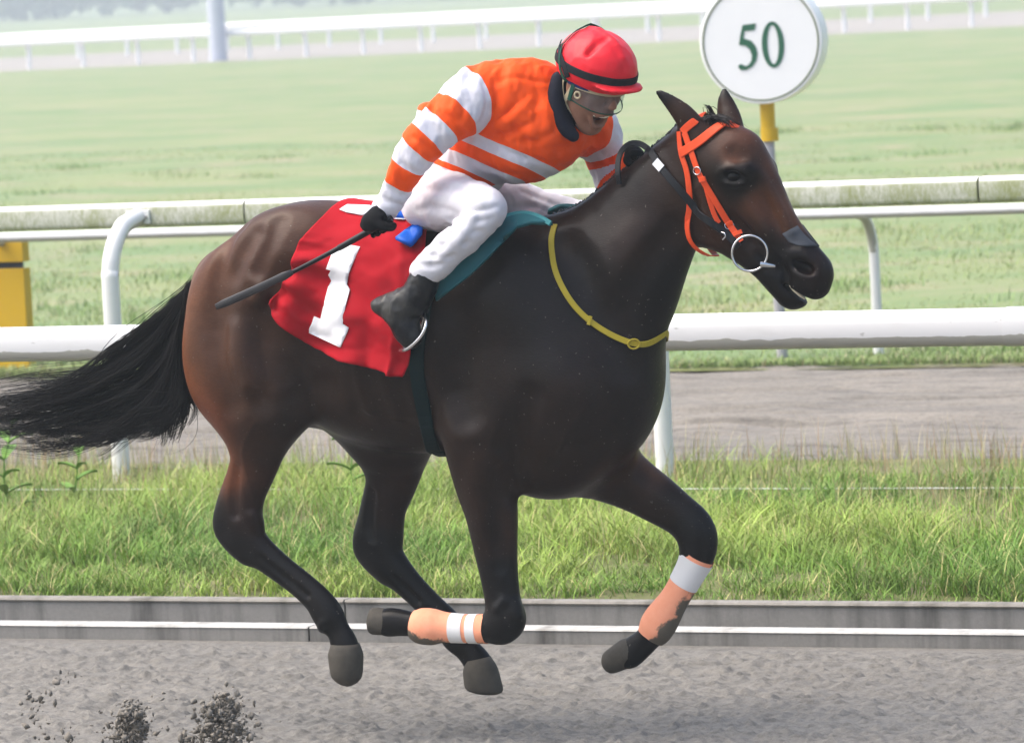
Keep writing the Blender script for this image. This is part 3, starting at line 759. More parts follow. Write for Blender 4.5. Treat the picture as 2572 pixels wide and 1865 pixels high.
# near fore
hp += [chain_px([(1205, 1080, 100), (1210, 1150, 88), (1220, 1220, 77), (1234, 1285, 68), (1244, 1370, 57), (1253, 1440, 49), (1262, 1500, 46), (1268, 1545, 49), (1262, 1572, 42)], [-.17, -.16] + [-.15] * 7, wy=.75, k=.06)]
hp += [chain_px([(1275, 1558, 40), (1240, 1577, 34), (1180, 1578, 29), (1120, 1574, 30), (1080, 1573, 40), (1045, 1568, 31), (1000, 1562, 34), (975, 1562, 36)], [-.15] * 8, wy=.85, k=.03)]
# far fore
hp += [chain_px([(1470, 1130, 115), (1545, 1185, 82), (1600, 1220, 68), (1650, 1252, 61), (1700, 1287, 53), (1742, 1322, 50), (1757, 1362, 44), (1751, 1398, 37)], [.10, .14] + [.15] * 6, wy=.75, k=.06)]
hp += [chain_px([(1748, 1350, 42), (1748, 1395, 37), (1728, 1440, 31), (1692, 1500, 30), (1657, 1558, 40), (1630, 1600, 32), (1588, 1636, 36), (1574, 1644, 35)], .15, wy=.85, k=.03)]
# head
HY = 0.0
hp += [Ell(P(1782, 372, 0), (.115, .08, .095), k=.05, tilt=-35)]             # poll
hp += [Ell(P(1842, 432, 0), (.115, .108, .105), k=.05, tilt=-50)]             # brow
hp += [Ell(P(1800, 520, 0), (.125, .075, .13), k=.04, tilt=-30)]             # jowl
hp += [chain_px([(1850, 400, 78), (1895, 480, 72), (1935, 550, 60), (1978, 608, 54), (2014, 652, 52), (2038, 688, 50)], 0, wy=.80, k=.04)]   # face
hp += [chain_px([(1790, 560, 56), (1850, 600, 50), (1910, 650, 42), (1955, 700, 36)], 0, wy=.95, k=.03)]    # lower jaw
hp += [chain_px([(1950, 690, 34), (1985, 738, 35), (2005, 746, 27)], 0, wy=1.15, k=.02)]                      # chin
hp += [Ell(P(2036, 694, 0), (.066, .060, .075), k=.03, tilt=-35)]            # muzzle
hp += [Ell(P(2052, 725, 0), (.035, .045, .030), k=.02)]                      # upper lip
hp += both(P(1852, 430, -.086), (.046, .028, .038), k=.025, tilt=-20)         # eye socket rim
hp += both(P(1880, 540, -.062), (.10, .012, .016), k=.03, tilt=-50)          # facial crest
hp += [chain_px([(1748, 330, 32), (1718, 290, 27), (1690, 262, 19), (1664, 240, 11), (1651, 231, 5)], [-.05, -.058, -.064, -.068, -.07], wy=.6, k=.02)]
hp += [chain_px([(1835, 312, 32), (1828, 282, 27), (1822, 255, 19), (1820, 236, 10), (1819, 226, 5)], [.045, .058, .064, .068, .07], wy=.6, k=.02)]
# carved: nostrils, mouth, ear hollows
hp += [Ell(P(2018, 670, -.068), (.050, .044, .024), k=.010, tilt=-22, sub=True), Ell(mirror(P(2018, 670, -.068)), (.050, .044, .024), k=.010, tilt=-22, sub=True)]
hp += [chain_px([(1972, 706, 2), (1992, 722, 4), (2022, 746, 7), (2048, 768, 10)], 0, wy=14, k=.008, sub=True)]
# second pass: grooves and ridges laid on the rough surface
V0, Q0 = surface(hp, 0.016, smooth=1)
HB0 = BVHTree.FromPolygons([tuple(v) for v in V0], [tuple(int(i) for i in q) for q in Q0])
def on0(u, v, Yg=-.15):
    loc, nor, *_ = HB0.ray_cast(Vector(CAM), Vector(ray(u, v)).normalized())
    if loc is None: loc, nor, *_ = HB0.find_nearest(Vector(P(u, v, Yg)))
    return np.array(loc), np.array(nor)
def relief_line(pts, k, sub, sides=(1, -1), n=8):
    """pts (u,v,radius_px,depth_px): a groove (sub) or ridge following the skin"""
    q = spline(np.array(pts, float), n); out = []
    for u, v, r, d in q:
        p_, n_ = on0(u, v); r *= PXM; d *= PXM
        out.append((*(p_ + n_ * ((r - d) if sub else -(r - d))), r))
    out = np.array(out); res = []
    for s in sides: res.append(Chain(out * np.array([1, s, 1, 1]), k=k, sub=sub, sm=1))
    return res
hp += relief_line([(705, 700, 60, 9), (668, 820, 60, 13), (650, 920, 55, 11), (655, 1000, 45, 7)], .05, True)       # thigh groove
hp += relief_line([(560, 700, 50, 5), (545, 800, 50, 9), (548, 900, 45, 9), (580, 1010, 35, 5)], .05, True)         # hamstring groove
hp += relief_line([(800, 740, 90, 10), (790, 860, 90, 20), (770, 960, 70, 12)], .09, True)                          # flank hollow
hp += relief_line([(1420, 620, 40, 5), (1480, 720, 45, 12), (1545, 830, 45, 12), (1575, 920, 40, 6)], .05, True)    # neck to shoulder
hp += relief_line([(1560, 760, 35, 6), (1640, 640, 35, 11), (1700, 570, 30, 8)], .04, True)                         # jugular groove
hp += relief_line([(1150, 800, 50, 4), (1150, 930, 50, 12), (1170, 1040, 45, 12)], .05, True)                       # behind the triceps
hp += relief_line([(1330, 1000, 40, 6), (1300, 1080, 40, 10), (1290, 1160, 36, 8), (1290, 1230, 30, 5)], .04, True, (1,))
hp += relief_line([(640, 700, 14, 4), (655, 725, 14, 5), (642, 752, 14, 4)], .03, False)
hp += relief_line([(600, 560, 22, 3), (570, 620, 22, 6), (548, 690, 20, 5), (540, 760, 18, 3)], .03, True)
hp += relief_line([(700, 560, 26, 3), (672, 620, 26, 6), (650, 680, 24, 4)], .03, True)
hp += relief_line([(600, 830, 34, 3), (605, 900, 34, 7), (625, 960, 30, 4)], .035, False)                            # skin folds by the cloth
hp += relief_line([(640, 590, 30, 6), (610, 640, 30, 7), (585, 690, 28, 5)], .03, True)
hp += relief_line([(1230, 1160, 45, 7), (1205, 1220, 40, 8), (1215, 1330, 30, 6)], .03, False, (1,))                # forearm muscle
hp += relief_line([(1265, 1180, 25, 4), (1255, 1290, 22, 6), (1258, 1420, 16, 3)], .03, True, (1,))
hp += relief_line([(596, 1180, 12, 4), (590, 1235, 14, 8), (592, 1290, 12, 6)], .02, True, (1,))                    # in front of the hamstring tendon
hp += relief_line([(650, 1398, 9, 4), (710, 1446, 9, 8), (770, 1496, 9, 7)], .010, True, (1,))                      # cannon tendon
hp += relief_line([(990, 1450, 9, 5), (1050, 1510, 9, 8)], .010, True, (1,))
hp += relief_line([(935, 1240, 12, 5), (930, 1310, 12, 6), (935, 1350, 10, 4)], .02, True, (1,))
hp += relief_line([(1292, 1515, 18, 8), (1300, 1545, 18, 9)], .010, False, (1,), 4)                                 # knee bones
hp += relief_line([(1268, 1508, 15, 6), (1248, 1528, 15, 6)], .010, False, (1,), 4)
hp += relief_line([(640, 1295, 20, 9), (652, 1325, 20, 9)], .012, False, (1,), 4)                                   # hock bones
hp += relief_line([(812, 1566, 14, 6), (806, 1582, 12, 7)], .012, False, (1,), 4)
hp += relief_line([(1880, 600, 4, 2.5), (1905, 575, 4, 3), (1925, 545, 4, 2.5), (1960, 520, 4, 2)], .006, False)
hp += relief_line([(1860, 560, 4, 2), (1900, 600, 4, 3), (1950, 630, 4, 2.5)], .006, False)                          # veins of the face
hp += relief_line([(1240, 1080, 5, 3), (1215, 1180, 5, 3.5), (1230, 1290, 5, 3), (1226, 1390, 4, 2.5)], .006, False, (1,), 14)
hp += relief_line([(640, 1060, 5, 3), (610, 1130, 5, 3.5), (625, 1210, 5, 3), (640, 1270, 4, 2.5)], .006, False, (1,), 14)
hp += relief_line([(880, 1020, 6, 3), (980, 1050, 6, 4), (1080, 1060, 6, 3)], .008, False, (1,), 10)                 # belly vein
hp += relief_line([(1490, 1010, 5, 3), (1440, 1060, 5, 3.5), (1400, 1130, 5, 3)], .007, False, (1,), 10)
for q in range(4): hp += relief_line([(860 + 62 * q, 880, 30, 1), (870 + 62 * q, 960, 32, 4), (900 + 62 * q, 1040, 28, 1)], .03, True)   # faint ribs
# face
hp += relief_line([(1868, 500, 14, 5), (1900, 545, 14, 7), (1930, 580, 12, 4)], .015, False)                        # facial crest
hp += relief_line([(1845, 385, 20, 7), (1862, 398, 20, 8)], .02, True)                                              # hollow above the eye
hp += relief_line([(1808, 436, 10, 2), (1835, 422, 10, 4), (1862, 432, 10, 4), (1876, 450, 10, 2)], .014, False)     # upper lid
hp += relief_line([(1820, 452, 8, 3), (1840, 466, 9, 4), (1865, 460, 8, 3)], .008, False)                           # lower lid
hp += relief_line([(1822, 442, 13, 9), (1842, 444, 16, 13), (1862, 447, 12, 8)], .006, True)                        # eye opening
hp += relief_line([(1930, 500, 22, 6), (1965, 560, 20, 7), (1990, 600, 18, 5)], .025, True)                         # side of the nose
hp += relief_line([(1985, 640, 12, 4), (2015, 640, 13, 7), (2045, 658, 12, 7), (2055, 680, 11, 5)], .012, False)    # nostril rim
hp += relief_line([(1835, 560, 18, 5), (1810, 590, 18, 5), (1775, 585, 18, 4)], .03, True)
hp += relief_line([(1905, 640, 12, 5), (1935, 668, 10, 6), (1948, 680, 8, 4)], .012, True)
hp += [Ell(P(2062, 672, .05), (.030, .022, .030), k=.03)]
hp += [Ell(P(1920, 428, .068), (.042, .030, .042), k=.035)]                                                           # far brow
hp += relief_line([(1905, 430, 12, 5), (1935, 480, 12, 6), (1962, 530, 11, 6), (1988, 580, 10, 4)], .012, False)     # edge of the nasal bone
hp += relief_line([(1878, 420, 16, 4), (1890, 432, 16, 5)], .015, False, (1,), 4)
hp += relief_line([(1960, 655, 9, 3), (1972, 690, 9, 5), (1980, 712, 8, 3)], .010, True)                              # corner of the lips
hp += relief_line([(1760, 470, 14, 3), (1775, 540, 14, 6), (1810, 590, 14, 5), (1860, 610, 12, 3)], .02, False)      # edge of the jowl
hp += relief_line([(1742, 500, 16, 4), (1752, 560, 16, 7), (1768, 600, 14, 5)], .02, True)
HV, HQ = surface(hp, 0.0075, smooth=2)
# ---- coat
def mat_coat():
    m = Mat('bay_coat', rough=0.42); c = m.at('coat', 'Color')
    hair = m.noise(55, 4, 0.7, m.mapping((1, 1, 4.0), rot=(0, math.radians(25), 0)))
    big = m.noise(5, 4, 0.6)
    c = m.mix(0.5, c, m.ramp(hair, [(0.3, (0.55, 0.55, 0.55)), (0.7, (1, 1, 1))]), 'MULTIPLY')
    c = m.mix(0.55, c, m.ramp(big, [(0.3, (0.5, 0.5, 0.5)), (0.7, (1.0, 1.0, 1.0))]), 'MULTIPLY')
    c = m.mix(0.4, c, m.ramp(m.noise(16, 5, .7), [(0.35, (0.5, 0.5, 0.5)), (0.65, (1.0, 1.0, 1.0))]), 'MULTIPLY')
    fl = m.ramp(m.noise(85, 2, .5), [(.715, (0, 0, 0)), (.745, (1, 1, 1))]); c = m.mix(m.math('MULTIPLY', fl, .55), c, (.16, .14, .12))
    m.color(c); m.rough(m.ramp(big, [(0.3, (0.36, 0.36, 0.36)), (0.7, (0.52, 0.52, 0.52))]))
    m.b.inputs['Specular IOR Level'].default_value = 0.09; m.b.inputs['Coat Weight'].default_value = .10; m.b.inputs['Coat Roughness'].default_value = .16
    f = m.math('ADD', m.math('MULTIPLY', hair, 0.35), m.math('MULTIPLY', m.noise(18, 4, .6), 0.65))
    m.bump(f, 0.4, 0.007); return m.m
M_coat = mat_coat()
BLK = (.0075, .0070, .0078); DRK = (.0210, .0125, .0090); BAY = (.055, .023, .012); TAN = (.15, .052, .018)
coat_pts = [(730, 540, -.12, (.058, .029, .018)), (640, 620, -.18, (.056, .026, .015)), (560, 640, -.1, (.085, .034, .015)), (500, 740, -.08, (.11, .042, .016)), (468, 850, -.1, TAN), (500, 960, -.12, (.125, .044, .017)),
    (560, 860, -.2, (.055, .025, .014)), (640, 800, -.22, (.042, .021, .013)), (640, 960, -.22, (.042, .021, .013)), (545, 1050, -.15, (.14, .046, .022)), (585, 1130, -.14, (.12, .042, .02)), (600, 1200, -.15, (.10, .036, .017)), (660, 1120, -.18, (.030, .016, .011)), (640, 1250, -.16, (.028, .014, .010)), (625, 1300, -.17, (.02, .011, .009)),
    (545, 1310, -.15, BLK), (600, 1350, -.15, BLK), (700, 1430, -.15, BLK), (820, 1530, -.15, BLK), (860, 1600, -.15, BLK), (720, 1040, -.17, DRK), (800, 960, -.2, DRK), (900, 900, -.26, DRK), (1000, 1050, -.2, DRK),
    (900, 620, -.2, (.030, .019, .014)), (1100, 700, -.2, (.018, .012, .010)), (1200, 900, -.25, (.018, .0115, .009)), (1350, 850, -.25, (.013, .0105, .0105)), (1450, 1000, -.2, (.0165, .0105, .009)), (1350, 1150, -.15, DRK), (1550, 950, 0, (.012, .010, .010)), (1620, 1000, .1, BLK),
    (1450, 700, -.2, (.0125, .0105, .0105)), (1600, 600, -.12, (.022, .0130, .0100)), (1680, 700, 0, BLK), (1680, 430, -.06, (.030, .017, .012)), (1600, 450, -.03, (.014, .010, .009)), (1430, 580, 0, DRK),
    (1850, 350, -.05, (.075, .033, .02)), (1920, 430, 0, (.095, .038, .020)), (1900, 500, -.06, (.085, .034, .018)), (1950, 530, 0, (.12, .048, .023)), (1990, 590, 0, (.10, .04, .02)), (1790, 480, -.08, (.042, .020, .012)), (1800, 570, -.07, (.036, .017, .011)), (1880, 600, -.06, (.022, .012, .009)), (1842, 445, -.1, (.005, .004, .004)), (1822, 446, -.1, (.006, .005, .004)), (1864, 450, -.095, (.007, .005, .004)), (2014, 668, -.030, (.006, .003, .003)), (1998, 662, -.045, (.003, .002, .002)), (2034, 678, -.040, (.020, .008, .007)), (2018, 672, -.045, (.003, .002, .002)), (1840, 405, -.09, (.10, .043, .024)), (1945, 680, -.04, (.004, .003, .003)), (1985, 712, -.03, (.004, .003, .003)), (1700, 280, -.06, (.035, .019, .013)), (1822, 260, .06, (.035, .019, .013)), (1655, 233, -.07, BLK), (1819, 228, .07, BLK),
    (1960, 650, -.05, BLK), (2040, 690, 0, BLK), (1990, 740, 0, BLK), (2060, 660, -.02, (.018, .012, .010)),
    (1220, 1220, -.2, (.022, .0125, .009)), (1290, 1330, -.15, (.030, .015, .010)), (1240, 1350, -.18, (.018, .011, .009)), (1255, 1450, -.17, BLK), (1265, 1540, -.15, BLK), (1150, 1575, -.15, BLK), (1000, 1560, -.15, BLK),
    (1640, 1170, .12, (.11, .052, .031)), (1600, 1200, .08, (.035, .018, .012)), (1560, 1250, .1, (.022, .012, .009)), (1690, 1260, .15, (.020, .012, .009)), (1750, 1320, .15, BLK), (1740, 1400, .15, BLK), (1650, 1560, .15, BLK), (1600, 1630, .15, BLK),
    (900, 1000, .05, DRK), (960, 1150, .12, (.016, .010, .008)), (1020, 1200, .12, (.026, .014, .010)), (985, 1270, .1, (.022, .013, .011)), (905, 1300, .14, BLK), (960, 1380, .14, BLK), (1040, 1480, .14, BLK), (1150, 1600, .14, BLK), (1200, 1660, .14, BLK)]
cp = np.array([P(u, v, y) for u, v, y, c in coat_pts]); cc = np.array([c for *_, c in coat_pts])
# body colours repeat on the far side; the legs are posed one by one
body_rows = [i for i, (u, v, y, c) in enumerate(coat_pts) if y < -.03 and v < 1180]
cp = np.vstack([cp, cp[body_rows] * np.array([1, -1, 1])]); cc = np.vstack([cc, cc[body_rows]])
wsum = np.zeros(len(HV)); csum = np.zeros((len(HV), 3)); lc = np.log(cc)
for p_, c_ in zip(cp, lc):
    wgt = 1.0 / (((HV - p_) ** 2).sum(1) + 0.0009) ** 2.2
    wsum += wgt; csum += wgt[:, None] * c_
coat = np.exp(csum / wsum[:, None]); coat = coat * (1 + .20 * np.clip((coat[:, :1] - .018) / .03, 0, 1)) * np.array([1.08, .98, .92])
me = mesh_np('racehorse', HV, HQ); attr_col(me, 'coat', coat)
horse = link('racehorse', me, M_coat)
tag(horse, 'dark bay racehorse galloping to the right with all hooves off the ground', 'horse')
HB = BVHTree.FromPolygons([tuple(v) for v in HV], [tuple(int(i) for i in q) for q in HQ])
def hit(u, v, bvh=None, Yg=-.1, far=None):
    d = Vector(ray(u, v)).normalized(); o = Vector(CAM)
    loc, nor, *_ = (bvh or HB).ray_cast(o, d)
    if loc is None or (far is not None and (loc - o).length > far):
        loc, nor, *_ = (bvh or HB).find_nearest(Vector(P(u, v, Yg)))
    return np.array(loc), np.array(nor)

# ---- hooves
M_hoof = Mat('muddy_hoof', rough=0.7); M_hoof.color(M_hoof.mix(M_hoof.noise(22, 4, .6), (0.030, 0.027, 0.023), (0.10, 0.088, 0.070))); M_hoof.bump(M_hoof.noise(60, 3), .3, .003); M_hoof = M_hoof.m
def hoof(r0, r1, Y, toe=.25, wy=.92):
    """r0, r1: two frame points each, the ends of the coronet and of the sole"""
    A0, B0, A1, B1 = (P(*q, Y) for q in (*r0, *r1)); yv = np.array([0, 1.0, 0]); V = []; F = []; n = 28
    prof = [(-.40, .70), (-.22, .80), (-.06, .90), (.08, .95), (.35, .985), (.7, 1.01), (.90, 1.0), (1.0, .92), (1.0 + toe * .5, .70), (1.0 + toe * .8, .42), (1.0 + toe, .05)]
    for t, k in prof:
        a = A0 + (A1 - A0) * t; b = B0 + (B1 - B0) * t; c = (a + b) / 2; h_ = (b - a) / 2 * k; r = np.linalg.norm(h_)
        for j in range(n):
            q = 2 * math.pi * j / n; V.append(c + math.cos(q) * h_ + wy * r * math.sin(q) * yv)
    for i in range(len(prof) - 1):
        for j in range(n): k = (j + 1) % n; F.append((i * n + j, i * n + k, (i + 1) * n + k, (i + 1) * n + j))
    F += [tuple(range(n))[::-1], tuple((len(prof) - 1) * n + j for j in range(n))]
    return link('hoof', fix(pyd('hoof', V, F)), M_hoof, horse)
hoof(((824, 1640), (912, 1642)), ((836, 1702), (906, 1706)), -.15, .30)
hoof(((1163, 1680), (1248, 1672)), ((1172, 1728), (1262, 1740)), .14, .14)
hoof(((988, 1529), (990, 1596)), ((934, 1524), (932, 1592)), -.15, .12)
hoof(((1560, 1602), (1596, 1672)), ((1514, 1640), (1536, 1692)), .15, .2)
# ---- eyes
M_eye = Mat('horse_eye', (.003, .0025, .0025), .08, Specular_IOR_Level=.12).m
for sgn in (1, -1):
    c = hit(1842, 444)[0] + np.array([0, .006, 0]); c[1] *= sgn
    bm = bmesh.new(); bmesh.ops.create_uvsphere(bm, u_segments=20, v_segments=14, radius=.021); me = bpy.data.meshes.new('eye'); bm.to_mesh(me); bm.free()
    o = link('eye', me, M_eye, horse); o.location = c; o.scale = (1.25, .8, 1.0)

M_tooth = Mat('horse_teeth', (.55, .48, .36), .4).m
mtube('teeth', [P(1984, 716, -.036), P(1994, 728, -.036), P(2010, 742, -.030), P(2022, 750, -.018)], [.004, .0055, .005, .004], M_tooth, horse, seg=8)
# ---- hair: tail, mane, forelock
M_hair = Mat('black_horsehair', (.0065, .0055, .0058), .38); M_hair.b.inputs['Specular IOR Level'].default_value = .15
M_hair.color(M_hair.mix(M_hair.noise(9, 3), (.005, .0045, .005), (.013, .010, .009))); M_hair = M_hair.m
def strands(name, curves, radii, parent, n=14):
    """each curve (k,3) -> 3-sided tapering hair"""
    VV = []; FF = []; off = 0
    for cv, r0 in zip(curves, radii):
        c = spline(cv, n); c, t = frames(c)
        a = np.cross(t, np.array([0.2, 1.0, 0.1])); a /= np.linalg.norm(a, axis=1)[:, None] + 1e-9; b = np.cross(t, a)
        rr = r0 * np.concatenate([np.linspace(.8, 1, n // 2), np.linspace(1, .12, n - n // 2)])
        V = np.stack([c + rr[:, None] * a, c + rr[:, None] * (-.5 * a + .87 * b), c + rr[:, None] * (-.5 * a - .87 * b)], 1).reshape(-1, 3)
        i = np.arange(n - 1)[:, None] * 3
        Q = np.concatenate([i + np.array([[0, 1, 4, 3]]), i + np.array([[1, 2, 5, 4]]), i + np.array([[2, 0, 3, 5]])])
        VV.append(V); FF.append(Q + off); off += len(V)
    return link(name, mesh_np(name, np.concatenate(VV), np.concatenate(FF)), M_hair, parent)
guides = [[(492, 704), (436, 762), (352, 828), (285, 890), (232, 936), (140, 962), (20, 970), (-240, 1010)],
          [(486, 712), (432, 800), (365, 890), (285, 950), (180, 988), (60, 1008), (-80, 1018), (-230, 1040)],
          [(487, 714), (444, 840), (392, 935), (310, 1002), (205, 1036), (90, 1052), (-40, 1062), (-180, 1072)],
          [(486, 718), (455, 860), (420, 968), (345, 1045), (240, 1088), (140, 1098), (40, 1096), (-60, 1080)],
          [(485, 722), (458, 870), (446, 960), (420, 1025), (375, 1062), (330, 1084), (270, 1096), (200, 1104)],
          [(485, 724), (462, 870), (462, 950), (466, 1000), (462, 1040), (448, 1068), (425, 1078), (405, 1080)]]
GP = np.array([[P(u, v, 0.0) for u, v in g] for g in guides])
def tail():
    cs, rs = [], []
    NL = 64; lk = []
    for i in range(NL):
        s = 4.999 * (i + RNG.random()) / NL; k = int(s); f = s - k; c = GP[k] * (1 - f) + GP[k + 1] * f
        m = 9; c = spline(c, m); t = np.linspace(0, 1, m)
        cut = RNG.uniform(.78, 1.0) if s < 3.6 else RNG.uniform(.75, 1.0)
        c = spline(c * 1.0, 40)[:int(40 * cut)]; c = spline(c[::max(1, len(c) // 9)], m)
        ph = RNG.uniform(0, 6.28); am = RNG.uniform(.018, .046)
        c[:, 2] += am * np.sin(t * RNG.uniform(5, 9) + ph) * t + RNG.normal(0, .018) * t ** 1.5
        c[:, 0] += am * np.cos(t * RNG.uniform(5, 9) + ph) * t + RNG.normal(0, .012) * t ** 1.5
        c[:, 1] += RNG.normal(0, .012) + RNG.normal(0, .055) * t
        lk.append(c)
    for i in range(NL):
        c0 = lk[i]; m = len(c0); t = np.linspace(0, 1, m); wide = RNG.uniform(.010, .019)
        for q in range(28):
            d = RNG.normal(0, 1, 3) * wide; prof = .35 + 1.2 * t - 1.25 * t ** 3
            cs.append(c0 + d * prof[:, None] + RNG.normal(0, .003, (m, 3)) * t[:, None]); rs.append(RNG.uniform(.0008, .0018))
        if i % 2 == 0: cs.append(c0[:6]); rs.append(RNG.uniform(.006, .010))
    for i in range(90):                                # loose flyaway hairs
        c = lk[RNG.integers(0, NL)].copy(); t = np.linspace(0, 1, len(c)); c += np.outer(t ** 1.6, RNG.normal(0, .05, 3)) + .012 * np.sin(t * 9 + RNG.uniform(0, 6))[:, None] * t[:, None]
        cs.append(c); rs.append(RNG.uniform(.0006, .0011))
    return strands('tail', cs, rs, horse, 22)
tail()
crest = [(1400, 560), (1450, 535), (1500, 500), (1550, 462), (1600, 424), (1650, 380), (1690, 345), (1725, 318)]
cs, rs = [], []
for i in range(500):
    s = RNG.random() * (len(crest) - 1.001); k = int(s); f = s - k
    u = crest[k][0] * (1 - f) + crest[k + 1][0] * f; v = crest[k][1] * (1 - f) + crest[k + 1][1] * f
    b = np.array(HB.find_nearest(Vector(P(u, v - 4, .0)))[0]) + np.array([0, RNG.normal(0, .008), -.004])
    L = RNG.uniform(.03, .07); d = np.array([-.45 + RNG.normal(0, .12), .85 + RNG.normal(0, .1), -.05 + RNG.normal(0, .08)])
    cs.append(np.array([b, b + d * L * .5 + np.array([0, 0, .006]), b + d * L + np.array([0, .01, -.022])])); rs.append(RNG.uniform(.0012, .0026))
strands('mane', cs, rs, horse, 6)
cs, rs = [], []
for i in range(130):
    b = hit(1790 + RNG.normal(0, 14), 300 + RNG.normal(0, 6), Yg=0)[0]
    e = P(1830 + RNG.normal(0, 22), 318 + RNG.normal(0, 10), -.02 + RNG.normal(0, .02))
    if i % 9 == 0: e = P(1772 + RNG.normal(0, 6), 268 + RNG.normal(0, 4), RNG.normal(0, .02))
    e2 = np.array(HB.find_nearest(Vector(e))[0]); e = e if i % 9 == 0 else e2 + np.array([0, -.006, .006])
    cs.append(np.array([b, (b + e) / 2 + np.array([0, -.005, .018]), e])); rs.append(RNG.uniform(.001, .002))
strands('forelock', cs, rs, horse, 6)

# ---- straps laid on the surface
def ribbon(pts, nrm, width, thick):
    pts, t = frames(pts); V = []; F = []; wd = np.broadcast_to(width, (len(pts),))
    for p_, d, nn_, w_ in zip(pts, t, nrm, wd):
        s = np.cross(d, nn_); s /= np.linalg.norm(s) + 1e-9; nn_ = np.cross(s, d)
        for a, b in ((-.5, 0), (-.5, .7), (-.42, 1), (.42, 1), (.5, .7), (.5, 0)): V.append(p_ + s * a * w_ + nn_ * b * thick)
    for i in range(len(pts) - 1):
        for j in range(6): k = (j + 1) % 6; F.append((i * 6 + j, i * 6 + k, (i + 1) * 6 + k, (i + 1) * 6 + j))
    F += [tuple(range(6))[::-1], tuple((len(pts) - 1) * 6 + j for j in range(6))]
    return V, F
def lay(pxs, n=24, off=.003, Yg=-.1, bvh=None):
    q = spline(np.array(pxs, float), n); h = [hit(u, v, bvh, Yg) for u, v in q]
    pts = np.array([a + b * off for a, b in h]); nr = np.array([b for a, b in h])
    for _ in range(3):
        pts[1:-1] = .5 * pts[1:-1] + .25 * (pts[:-2] + pts[2:]); nr[1:-1] = .5 * nr[1:-1] + .25 * (nr[:-2] + nr[2:])
    return pts, nr / np.linalg.norm(nr, axis=1)[:, None]
def mir(pts): return pts * np.array([1, -1, 1])
def strap(name, pxs, width, mat, parent=None, thick=.004, n=24, off=.003, Yg=-.1, sides=(1, -1), bvh=None):
    p_, r_ = lay(pxs, n, off, Yg, bvh); out = []
    for s in sides:
        a, b = (p_, r_) if s == 1 else (mir(p_), mir(r_))
        o = link(name, fix(pyd(name, *ribbon(a, b, width, thick))), mat, parent, smooth=False); out.append(o)
    return out[0]
def mat_strap(name, c, r=.45):
    m = Mat(name, c, r); k = m.noise(30, 4, .6); m.color(m.mix(m.math('MULTIPLY', k, .6), c, tuple(x * .55 for x in c))); m.bump(m.noise(180, 2), .15, .002); return m.m
M_orange = mat_strap('orange_strap', (.80, .085, .022), .42); M_black = mat_strap('black_leather', (.010, .011, .014), .42); M_metal = Mat('steel', (.62, .62, .63), .25, Metallic=1.0).m
M_yel = mat_strap('yellow_strap', (.42, .33, .03), .5); M_tape = mat_strap('grey_tape', (.055, .062, .075), .75)
br = empty('bridle', tuple(P(1760, 400, 0))); tag(br, 'bright orange bridle with browband and loose throat strap on the horse\'s head', 'bridle')
br.location = (0, 0, 0)
strap('cheek_strap', [(1722, 333), (1738, 380), (1755, 427), (1770, 457), (1798, 503), (1828, 559), (1862, 607)], .021, M_orange, br, off=.006)
strap('strap_end', [(1772, 461), (1784, 510), (1796, 546), (1805, 560)], .016, M_orange, br, off=.003, n=10)
strap('keeper', [(1762, 452), (1778, 446)], .016, M_orange, br, off=.011, n=4, thick=.005)
strap('keeper', [(1822, 566), (1842, 556)], .014, M_orange, br, off=.011, n=4, thick=.005)
strap('keeper', [(1842, 594), (1864, 582)], .014, M_orange, br, off=.011, n=4, thick=.005)
bp, bn_ = lay([(1712, 386), (1755, 359), (1798, 327), (1838, 306), (1868, 303)], 40, .008)
kp = bp[:, 1] < -.004; kp[:12] = True; bp, bn_ = bp[kp], bn_[kp]
bb, bbn = np.vstack([bp, mir(bp)[::-1]]), np.vstack([bn_, mir(bn_)[::-1]])
for _ in range(4): bb[1:-1] = .5 * bb[1:-1] + .25 * (bb[:-2] + bb[2:]); bbn[1:-1] = .5 * bbn[1:-1] + .25 * (bbn[:-2] + bbn[2:])
link('browband', fix(pyd('browband', *ribbon(bb, bbn, .030, .006))), M_orange, br, smooth=False)
pt, nt = lay([(1709, 330), (1713, 388), (1728, 427), (1733, 499), (1729, 545)], 16, .006)
ex = np.array([P(1727, 575, -.075), P(1733, 602, -.07), P(1750, 624, -.055), P(1778, 640, -.03), P(1800, 640, 0)])
pt2 = np.vstack([pt, spline(np.vstack([pt[-1:], ex]), 12)[1:]]); nt2 = np.vstack([nt, np.array([[-.25 - .05 * i, -1, -.12 * i] for i in range(11)])])
for s in (1, -1): link('throat_strap', fix(pyd('throat_strap', *ribbon(pt2 if s == 1 else mir(pt2), nt2 if s == 1 else mir(nt2), .019, .004))), M_orange, br, smooth=False)
a, an = lay([(1716, 332), (1728, 318), (1744, 306)], 6, .004); b, bn = a[::-1] * np.array([1, -1, 1]), an[::-1] * np.array([1, -1, 1])
link('headpiece', fix(pyd('headpiece', *ribbon(np.vstack([a, [[a[-1][0] + .0, 0, a[-1][2] + .022]], b]), np.vstack([an, [[-.3, 0, 1]], bn]), .026, .004))), M_orange, br, smooth=False)
